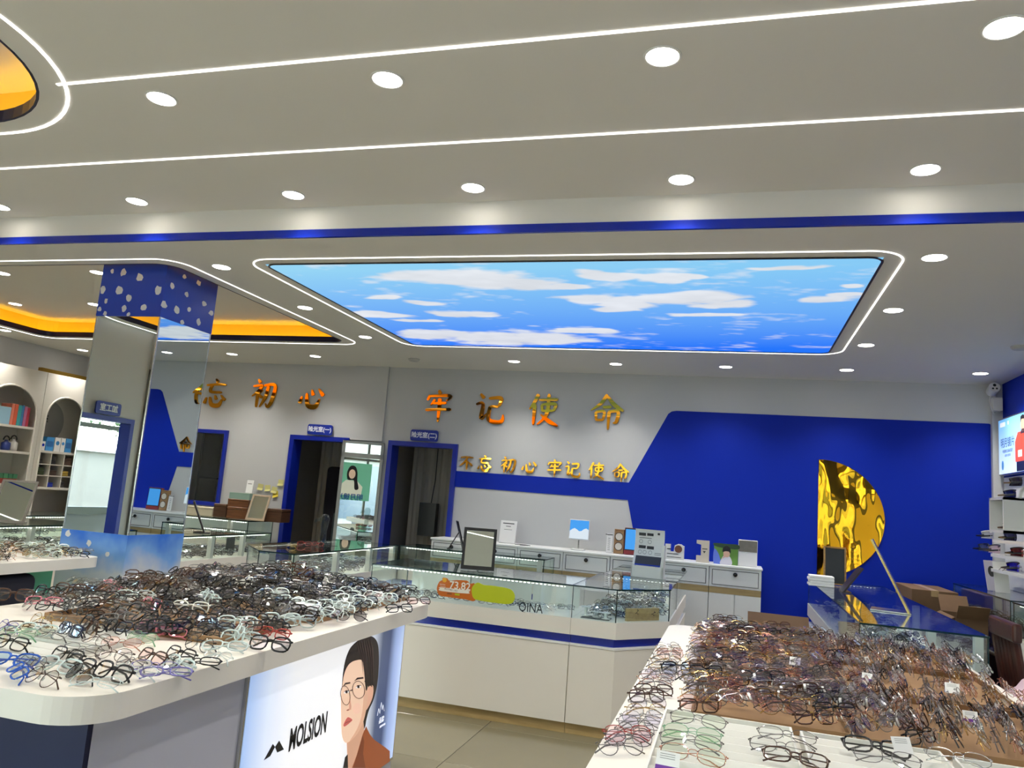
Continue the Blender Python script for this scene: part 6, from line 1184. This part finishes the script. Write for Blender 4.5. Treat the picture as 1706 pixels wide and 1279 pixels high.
EXTRA = ((75, 1066, 'gun', 'oval'), (38, 1046, 'brown', 'rect'), (86, 1110, 'clear', 'bigrect'), (206, 1102, 'gun', 'round'), (216, 1120, 'clear', 'oval'), (286, 1108, 'clear', 'bigrect'), (352, 1092, 'clear', 'oval'), (396, 1066, 'clear', 'bigrect'), (306, 1056, 'black', 'rect'), (128, 1084, 'gun', 'oval'), (4, 1044, 'purple', 'oval'), (182, 1090, 'brown', 'oval'))
for k, (px_, py_, co, sh) in enumerate(EXTRA): LF.append((px_, py_, g.uniform(-0.5, 0.4), g.uniform(0.6, 1.1), sh, co, LENS, 'loose %s %s pair, front of left table, %s' % (CN[co], SN_[sh], ('by the fine brown pair', 'towards the left edge', 'before the second row blacks', 'beside the tortoise pair', 'under the purple pair', 'between purple and folded black', 'at the right rim', 'farther along the right rim', 'behind the pink pairs', 'in the third row', 'cut by the left edge', 'left of the peach pair')[k])))
def tray_z(x, y):
    if -2.30 < x < -1.98 and 1.95 < y < 2.44: return ZT+0.020
    if y > 2.46: return ZT+0.007
    return ZT+0.001
for px_, py_, az, tl, sh, co, le, lab in LF:
    c = atz(px_, py_, ZT+0.025); put('left', c.x, c.y, tray_z(c.x, c.y), az, tl, sh, co, le, True, lab, scale=1.12)
# ---- left table: the heap
h = Heap(); n_l = 0
LC = [('rect', 'black', LENS)]*14+[('bigrect', 'black', LENSV)]*12+[('round', 'black', LENS)]*3+[('rect', 'navy', LENSB)]*2+[('bigrect', 'brown', LENS)]*2+[('oval', 'gun', LENS)]*2+[('rect', 'grey', LENS)]*2*2+[('bigrect', 'clear', LENS)]*2+[('rect', 'pink', LENSP), ('bigrect', 'white', LENS), ('rect', 'grey', LENSV)]
y = 2.30
while y < 4.14:
    x = -2.84
    while x < -1.66:
        xx = x+g.uniform(-0.03, 0.03); yy = y+g.uniform(-0.02, 0.02)
        edge = xx > -1.80
        if not (yy < 2.52 and (xx < -2.28 or xx > -1.9 or g.random() < 0.45)):
            sh, co, le = g.choice(LC)
            if edge and g.random() < 0.55: sh, co, le = g.choice((('bigrect', 'clear', LENS), ('oval', 'clear', LENS), ('rect', 'clear', LENSP)))
            if xx < -2.25 and g.random() < 0.6: sh, co, le = g.choice((('rect', 'black', LENS), ('oval', 'gun', LENS), ('bigrect', 'brown', LENS)))
            hump = 0.055*math.exp(-((xx+2.4)/0.45)**2)*min(1, max(0, (yy-2.5)/0.5)); z = (ZT+0.008 if yy > 2.46 else ZT+0.001)+hump*g.random()+g.random()*0.02
            a = (-0.35, g.uniform(0.25, 0.6), g.uniform(-0.9, 0.1))[g.randrange(3)]+g.uniform(-0.2, 0.2); tl = g.uniform(0.25, 1.0)
            vis = xx > -1.09*yy
            if vis and yy < 2.95 and n_l < 92: put('left', xx, yy, z, a, tl, sh, co, le, scale=1.1); n_l += 1
            elif vis: h.add(xx, yy, z, a, tl, sh, co, le, True, 0.0, 1.1); h.add(xx+g.uniform(-0.05, 0.05), yy+g.uniform(-0.03, 0.03), z+0.02, a+g.uniform(-0.5, 0.5), g.uniform(0.4, 1.2), sh, co, le, True, 0.0, 1.08)
        x += 0.125
    y += 0.062
h.build('eyeglasses_heap', 'dense heap of mostly black eyeglasses covering the far left table', 'eyeglasses')
# ---- right table: pairs laid out in the white trays
TP = [(1160, 1210, 'pilot', 'gun'), (1152, 1233, 'oval', 'green'), (1148, 1247, 'pilot', 'gun'), (1152, 1272, 'pilot', 'rose'), (1312, 1237, 'oval', 'gun'), (1300, 1258, 'pilot', 'gun'), (1325, 1276, 'rect', 'brown'), (1462, 1258, 'bigrect', 'black'), (1480, 1276, 'pilot', 'gun'), (1600, 1275, 'oval', 'silver')]
for k, (px_, py_, sh, co) in enumerate(TP):
    c = atz(px_, py_, ZT+0.04); put('right', c.x, c.y, ZT+0.028, -0.06+g.uniform(-0.06, 0.06), 1.05, sh, co, LENSG if k < 4 else LENS, True, '%s %s pair on white, right table, %s' % (CN[co], SN_[sh], ('top of the left tray', 'second in the left tray', 'third in the left tray', 'lowest in the left tray', 'top of the middle tray', 'second in the middle tray', 'lowest in the middle tray', 'top of the right tray', 'second in the right tray', 'far right')[k]), scale=1.15)
# the single file along the left rim
RC = [('oval', 'gun', LENSV)]*3+[('oval', 'gold', LENS)]*5+[('round', 'gun', LENS)]*3+[('pilot', 'rose', LENSP)]*3+[('rect', 'brown', LENS)]*2+[('oval', 'silver', LENSV)]*3+[('round', 'black', LENSV)]*2+[('rect', 'black', LENS)]*2+[('pilot', 'gun', LENSV)]*3+[('oval', 'rose', LENS)]*3
y = 2.0
while y < 4.3:
    sh, co, le = g.choice(RC)
    put('right', -0.225+g.uniform(-0.012, 0.012), y, ZT+0.001, 0.55+g.uniform(-0.2, 0.2), g.uniform(0.3, 0.9), sh, co, le) if y < 3.6 else None
    y += g.uniform(0.06, 0.10)
put('right', -0.235, 2.12, ZT+0.001, 0.5, 0.7, 'pilot', 'red', LENSP, True, 'red tinted pair alone at the near left rim of the right table'); put('right', -0.17, 3.03, ZT+0.008, 0.5, 0.2, 'bigrect', 'black', LENSB, True, 'black square pair standing by the left rim of the right table')
# ---- right table: the rows
h = Heap(); n_r = 0; y = 2.455
while y < 4.36:
    x = -0.08
    while x < 1.02:
        xx = x+g.uniform(-0.02, 0.02); yy = y+g.uniform(-0.02, 0.02)
        if (3.085 < yy < 3.15 or 3.725 < yy < 3.79) and g.random() < 0.7: x += 0.08; continue
        u = min(1, max(0, (xx-0.25)/0.35)); a = 0.50*(1-u)+1.35*u+g.uniform(-0.22, 0.22); tl = g.uniform(0.05, 0.85)
        sh, co, le = g.choice(RC); z = ZT+0.008+g.random()*0.035+0.02*math.sin(3*yy)**2
        if g.random() < 0.93:
            if yy < 3.15 and n_r < 120: put('right', xx, yy, z, a, tl, sh, co, le, tagpaper=g.random() < 0.4); n_r += 1
            else: h.add(xx, yy, z, a, tl, sh, co, le, True)
            h.add(xx+g.uniform(-0.04, 0.04), yy+g.uniform(-0.03, 0.03), z+0.004, a+g.uniform(-0.3, 0.3), g.uniform(0.1, 1.0), *g.choice(RC), True) if g.random() < 0.4 else None
        x += 0.078
    y += 0.056
h.build('eyeglasses_heap', 'rows of thin metal eyeglasses covering the far right table', 'eyeglasses')
# paper tags among the rows
for k, (px_, py_, r_, w_, lab) in enumerate(((1587, 1146, 0.2, 0.045, 'square white paper tag near the right edge of the right table'), (1618, 1192, 0.3, 0.04, 'white and purple paper tag at the right of the right table'), (1507, 1243, 0.7, 0.05, 'white price label leaning by the right hand white tray'), (1447, 1096, 1.2, 0.03, 'small upright white tag in the far rows of the right table'), (1111, 1270, 0.2, 0.05, 'white and purple label in the lowest left tray'), (1160, 1058, 0.2, 0.03, 'white tag at the far left of the right table'), (1324, 1100, 0.1, 0.04, 'white tag in the middle of the right table'), (1444, 1125, 0.0, 0.035, 'white and purple tag in the middle right of the right table'))):
    c = atz(px_, py_, ZT+0.07); t = thing('paper_tag', lab, 'paper tag', c, 'paper tags on the right table'); T = Matrix.Translation((c.x, c.y, ZT+0.052)) @ Matrix.Rotation(r_-0.3, 4, 'Z') @ Matrix.Rotation(-0.5, 4, 'X')
    box('paper', -w_/2, w_/2, -0.0006, 0.0006, 0.0, w_*0.8, PAPER, t, T=T)
    for q in range(3): box('print_line', -w_*0.35, w_*0.3, -0.0009, -0.0007, w_*(0.5+0.09*q), w_*(0.52+0.09*q), MATS['groove'], t, T=T)
    if k in (1, 4, 7): box('purple_band', -w_/2, w_/2, -0.001, -0.0007, 0.0, w_*0.22, M('tag_purple', (110, 50, 150), 0.5), t, T=T)
# a soft case and a card sleeve in the left heap
c = atz(512, 1020, ZT+0.03); t = thing('spectacle_case', 'small white and dark spectacle case in the left heap', 'case', c); b = bmesh.new(); bm_rbox(b, c.x-0.06, c.x+0.07, c.y-0.03, c.y+0.03, ZT+0.03, ZT+0.07, 0.012, 3); obj('body', b, PAPER, t); b = bmesh.new(); bm_rbox(b, c.x-0.065, c.x-0.01, c.y-0.032, c.y+0.032, ZT+0.03, ZT+0.068, 0.012, 3); obj('dark_end', b, M('case_dark', (40, 44, 54), 0.5), t)
# ---- table at the left edge
h = Heap()
for k in range(170):
    x = g.uniform(-4.75, -4.13); y = g.uniform(3.3, 4.33); sh, co, le = g.choice((('oval', 'gold', LENS), ('oval', 'silver', LENS), ('bigrect', 'clear', LENSG), ('oval', 'rose', LENS), ('rect', 'black', LENS))); h.add(x, y, ZT+0.002+g.random()*0.03, g.uniform(-0.8, 0.8), g.uniform(0.4, 1.2), sh, co, le, True)
h.build('eyeglasses_heap', 'pale clear and wire eyeglasses spread on the left edge table', 'eyeglasses')
for px_, py_ in ((78, 922), (130, 923)):
    c = atz(px_, py_, ZT+0.03); eyeglasses(c.x, c.y, ZT+0.01, 0.1, 0.55, 'rect', 'black', LENS, True, 'black rectangular pair at the end of the left edge table, %s' % ('left one' if px_ < 100 else 'right one'), 'black pairs on the left edge table', scale=1.05)
print('individual pairs', N_PAIR[0])
